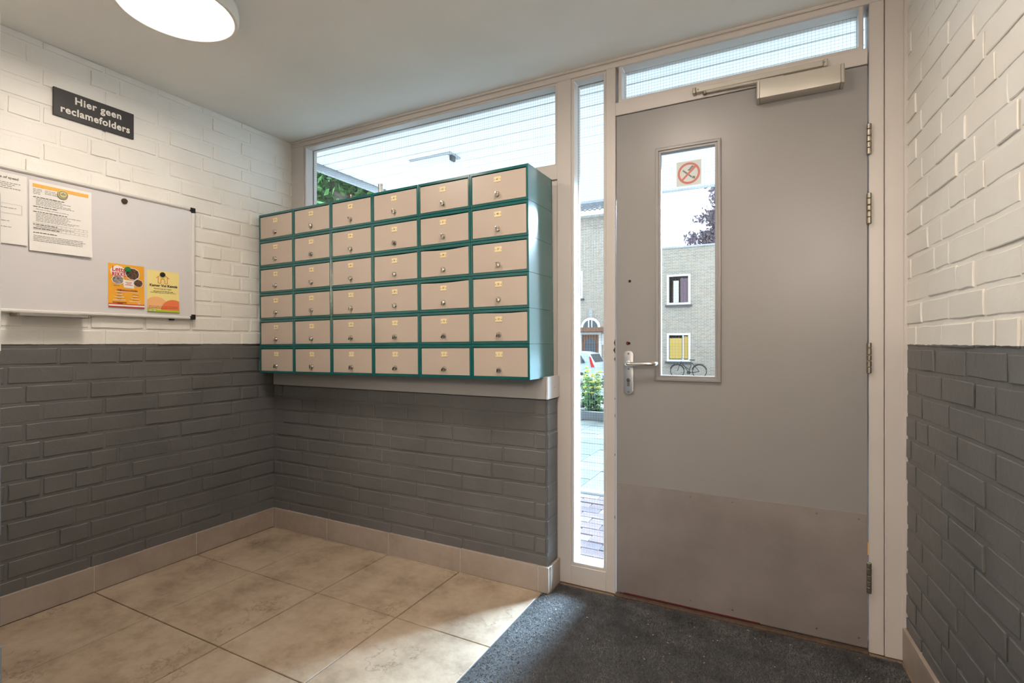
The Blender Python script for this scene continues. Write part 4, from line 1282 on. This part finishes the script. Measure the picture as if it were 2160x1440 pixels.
# flat roofed house
hb = thing('brick_house', 'flat roofed pale brick house with two white windows seen through the door', 'house', (-2.0, HY, STZ))
box('wall', (-7.2, HY, STZ), (6.0, HY + 7, 6.28), 'housebrick', hb)
box('roof_edge', (-7.25, HY - 0.06, 6.28), (6.05, HY + 7.05, 6.38), 'fascia', hb)
far_window(hb, -5.42, -4.18, 3.18, 4.84, [(-4.72, -4.30, 3.31, 4.62, 'curtain_m'), (-5.08, -4.80, 3.31, 4.5, 'curtain_w')], split=None)
far_window(hb, -5.42, -4.18, 0.07, 1.62, [(-5.28, -4.62, 0.22, 1.35, 'curtain_y'), (-4.52, -4.32, 0.22, 1.45, 'curtain_y')], mullions=(-4.56,))
for z in (1.75, 4.97):
    for i in range(12):
        box('lintel_brick', (-5.5 + i * 0.118, HY - 0.012, z - 0.10), (-5.395 + i * 0.118, HY + 0.02, z + 0.12), 'outwall', hb)
# house with tiled roof and arched doorway
ha = thing('tiled_roof_house', 'tall brick house with grey tiled roof and arched doorway seen through the narrow window', 'house', (-12.0, HY, STZ))
HW = HY - 0.05
box('wall', (-19.0, HW, STZ), (-7.2, HY + 8, 8.62), 'housebrick', ha)
box('gutter', (-19.2, HW - 0.55, 8.5), (-7.1, HW + 0.02, 8.86), 'housetrim', ha)
# tiled roof as rows of waves
nxw, nr = 160, 9
vs_, fs = [], []
for j in range(nr + 1):
    for s in (0, 1):
        for i in range(nxw + 1):
            xw = -19.2 + 12.1 * i / nxw
            zz = 8.84 + 0.33 * j + (0.0 if s else -0.05)
            vs_.append((xw, HW - 0.55 + 0.36 * j, zz + 0.045 * math.sin(xw * 2 * PI / 0.30)))
W_ = nxw + 1
for k in range(2 * (nr + 1) - 1):
    for i in range(nxw):
        a = k * W_ + i
        fs.append((a, a + 1, a + W_ + 1, a + W_))
o = G().add(vs_, fs).obj('roof_tiles', 'rooftile', ha, 0, True); setp(o, kind='stuff')
far_window(ha, -11.25, -10.30, 3.74, 5.36, [], mullions=(-10.75,), split=4.75, y=HW)
# doorway
DXc = -9.80
dw = box('front_door', (DXc - 0.56, HW - 0.05, STZ), (DXc + 0.50, HW + 0.03, 1.58), 'wooddoor', ha)
pl = [(DXc - 0.36, 0.1), (DXc + 0.32, 0.1), (DXc + 0.32, 1.05)] + [(DXc - 0.02 + 0.34 * math.cos(t * PI / 10), 1.05 + 0.30 * math.sin(t * PI / 10)) for t in range(1, 10)] + [(DXc - 0.36, 1.05)]
G().prism(pl, 0.03, on_front(0, 0, HW - 0.04)).obj('door_glass', 'pane', dw)
G().frame((DXc - 0.72, STZ, DXc + 0.66, 1.70), (DXc - 0.56, STZ - 0.2, DXc + 0.50, 1.58), 0.10, on_front(0, 0, HW + 0.02)).obj('door_frame', 'housetrim', ha)
box('door_canopy', (DXc - 1.05, HW - 0.9, 1.74), (DXc + 1.25, HW, 1.98), 'wooddoor', ha)
arc = lambda r_: [(DXc + r_ * math.cos(PI * t / 14), 1.99 + r_ * math.sin(PI * t / 14)) for t in range(15)]
fl = G().prism(arc(0.60), 0.10, on_front(0, 0, HW + 0.02)).obj('fanlight', 'housetrim', ha)
G().prism(arc(0.45), 0.03, on_front(0, 0, HW - 0.075)).obj('pane', 'pane', fl)
for dx in (-0.10, 0.10):
    box('glazing_bar', (DXc + dx - 0.03, HW - 0.13, 1.99), (DXc + dx + 0.03, HW - 0.09, 2.42), 'housetrim', fl)
for t in range(15):
    a = PI * (t + 0.5) / 15
    m = Matrix.Translation((DXc + 0.74 * math.cos(a), HW - 0.02, 1.99 + 0.74 * math.sin(a))) @ Matrix.Rotation(-a + PI / 2, 4, 'Y')
    G().box((-0.07, -0.02, -0.11), (0.07, 0.03, 0.11), m).obj('arch_brick', 'outwall', ha)
box('keystone', (DXc - 0.11, HW - 0.09, 2.62), (DXc + 0.11, HW + 0.02, 3.05), 'fascia', ha)
box('house_sign', (DXc + 0.68, HW - 0.06, 0.98), (DXc + 0.90, HW + 0.01, 1.62), 'housetrim', ha)
box('letter_box', (DXc + 1.05, HW - 0.10, 0.05), (DXc + 1.20, HW, 0.75), 'wooddoor', ha)

# parked car
CXr, CYr = -6.75, 21.6
car = thing('car', 'silver blue hatchback parked in front of the arched doorway', 'car', (CXr - 2.0, CYr, STZ))
def cp(px_, pz_): return (CXr - 4.0 + px_, STZ + pz_)
side = [(0.05, 0.30), (0.0, 0.62), (0.25, 0.80), (1.05, 0.95), (1.95, 1.46), (2.5, 1.52), (3.2, 1.50), (3.62, 1.42), (3.86, 1.02), (3.98, 0.80), (4.0, 0.42), (3.9, 0.28)]
def car_body():
    g_ = G(); vs_, fs = [], []
    half = 0.84
    lay = [(-half, 0.05), (-half * 0.96, 0.0), (half * 0.96, 0.0), (half, 0.05)]
    n_ = len(side)
    cz_ = 0.7
    for yy_, ins in lay:
        for (a, b) in side:
            tum = max(0, b - 0.92) * 0.30
            y_ = yy_ - math.copysign(tum, yy_)
            aa = a + (2.0 - a) * ins * 0.5; bb = b + (cz_ - b) * ins
            vs_.append((CXr - 4.0 + aa, CYr + y_, STZ + bb))
    for k in range(len(lay) - 1):
        for i in range(n_):
            j = (i + 1) % n_
            fs.append((k * n_ + i, k * n_ + j, (k + 1) * n_ + j, (k + 1) * n_ + i))
    fs.append(tuple(range(n_)))
    fs.append(tuple(reversed(range(3 * n_, 4 * n_))))
    return g_.add(vs_, fs)
car_body().obj('body', 'carpaint', car, 0.02, True, seg=2)
def side_panel(name, poly, mat, y_off=0.012, thick=0.012):
    """panel hugging the leaning side of the cabin facing the viewer"""
    g_ = G(); vs_ = []
    n_ = len(poly)
    for k in (0, 1):
        for a, b in poly:
            y_ = CYr - 0.84 + max(0, b - 0.92) * 0.30 - y_off + thick * k
            vs_.append((CXr - 4.0 + a, y_, STZ + b))
    g_.add(vs_, [tuple(range(n_)), tuple(reversed(range(n_, 2 * n_)))] + [(i, n_ + i, n_ + (i + 1) % n_, (i + 1) % n_) for i in range(n_)])
    return g_.obj(name, mat, car)
side_panel('side_window', [(1.25, 0.97), (2.0, 1.38), (2.28, 1.42), (2.28, 0.97)], 'carglass')
side_panel('side_window', [(2.36, 0.97), (2.36, 1.42), (2.85, 1.40), (3.05, 0.97)], 'carglass')
side_panel('side_window', [(3.12, 1.0), (2.95, 1.37), (3.25, 1.34), (3.48, 1.02)], 'carglass')
side_panel('tail_light', [(3.62, 1.28), (3.70, 1.28), (3.90, 0.86), (3.76, 0.84)], 'taillight', 0.016)
G().add([(CXr - 4 + a, CYr + yy_, STZ + b) for yy_ in (-0.60, 0.60) for a, b in ((3.645, 1.40), (3.855, 1.06), (3.835, 1.05), (3.625, 1.39))], [(0, 1, 5, 4), (3, 7, 6, 2), (0, 3, 2, 1), (4, 5, 6, 7), (0, 4, 7, 3), (1, 2, 6, 5)]).obj('rear_window', 'carglass', car)
for a in (0.75, 3.25):
    for yy_ in (-0.76, 0.76):
        wv = G().lathe([(0.20, -0.10), (0.30, -0.11), (0.315, -0.06), (0.315, 0.06), (0.30, 0.11), (0.20, 0.10)], (0, 0, 0), 24, Matrix.Translation((CXr - 4 + a, CYr + yy_, STZ + 0.315)) @ Matrix.Rotation(PI / 2, 4, 'X')).obj('wheel', 'tyre', car, 0, True)
        G().lathe([(0.0001, 0.09), (0.19, 0.10), (0.205, 0.09)], (0, 0, 0), 16, Matrix.Translation((CXr - 4 + a, CYr + yy_, STZ + 0.315)) @ Matrix.Rotation(PI / 2, 4, 'X')).obj('hub_cap', 'alu', wv, 0, True)

# bicycle against the house
BXx, BYy = -4.75, HY - 0.75
bk = thing('bicycle', 'black city bicycle parked under the lower house window', 'bicycle', (BXx + 0.55, BYy, STZ))
wr_ = 0.345
z1 = STZ + wr_ + 0.02
for cx_ in (BXx, BXx + 1.12):
    pts = [(cx_ + wr_ * math.cos(2 * PI * i / 28), BYy, z1 + wr_ * math.sin(2 * PI * i / 28)) for i in range(29)]
    w = G().tube(pts, 0.02, 6, False).obj('wheel', 'tyre', bk, 0, True)
    g_ = G()
    for i in range(12):
        a = PI * i / 6
        g_.cyl((cx_, BYy, z1), (cx_ + wr_ * math.cos(a), BYy, z1 + wr_ * math.sin(a)), 0.003, 0.003, 4, False)
    g_.obj('spokes', 'alu', w)
    pts = [(cx_ + 0.385 * math.cos(a), BYy, z1 + 0.385 * math.sin(a)) for a in [PI * (0.1 + 0.8 * i / 12) for i in range(13)]]
    G().tube(pts, 0.018, 6).obj('mudguard', 'bike', bk, 0, True)
F0, B0 = (BXx, BYy, z1), (BXx + 1.12, BYy, z1)
HT, BB, SM = (BXx + 0.20, BYy, z1 + 0.52), (BXx + 0.58, BYy, z1 - 0.06), (BXx + 0.74, BYy, z1 + 0.46)
fr_ = G()
for p, q_ in ((F0, HT), (HT, BB), ((BXx + 0.17, BYy, z1 + 0.42), (BXx + 0.62, BYy, z1 + 0.08)), (BB, SM), (BB, B0), (SM, B0)):
    fr_.cyl(p, q_, 0.018, 0.018, 8)
fr_.obj('frame', 'bike', bk, 0, True)
G().tube([HT, (BXx + 0.23, BYy, z1 + 0.64), (BXx + 0.12, BYy - 0.1, z1 + 0.70), (BXx + 0.30, BYy - 0.28, z1 + 0.68)], 0.014, 6).obj('handlebar', 'alu', bk, 0, True)
G().tube([(BXx + 0.23, BYy, z1 + 0.64), (BXx + 0.12, BYy + 0.1, z1 + 0.70), (BXx + 0.30, BYy + 0.28, z1 + 0.68)], 0.014, 6).obj('handlebar', 'alu', bk, 0, True)
G().cyl(SM, (BXx + 0.77, BYy, z1 + 0.58), 0.013, 0.013, 6).obj('seat_post', 'alu', bk)
G().prism([(-0.16, -0.025), (0.05, -0.05), (0.12, -0.10), (0.12, 0.10), (0.05, 0.05), (-0.16, 0.025)], 0.05, Matrix.Translation((BXx + 0.78, BYy, z1 + 0.58))).obj('saddle', 'bike', bk, 0.015, True)
G().box((BXx + 0.86, BYy - 0.07, z1 + 0.39), (BXx + 1.36, BYy + 0.07, z1 + 0.41)).obj('carrier', 'bike', bk)
G().lathe([(0.0001, -0.01), (0.10, -0.01), (0.10, 0.01), (0.0001, 0.01)], (0, 0, 0), 16, Matrix.Translation(BB) @ Matrix.Rotation(PI / 2, 4, 'X')).obj('chain_guard', 'bike', bk)
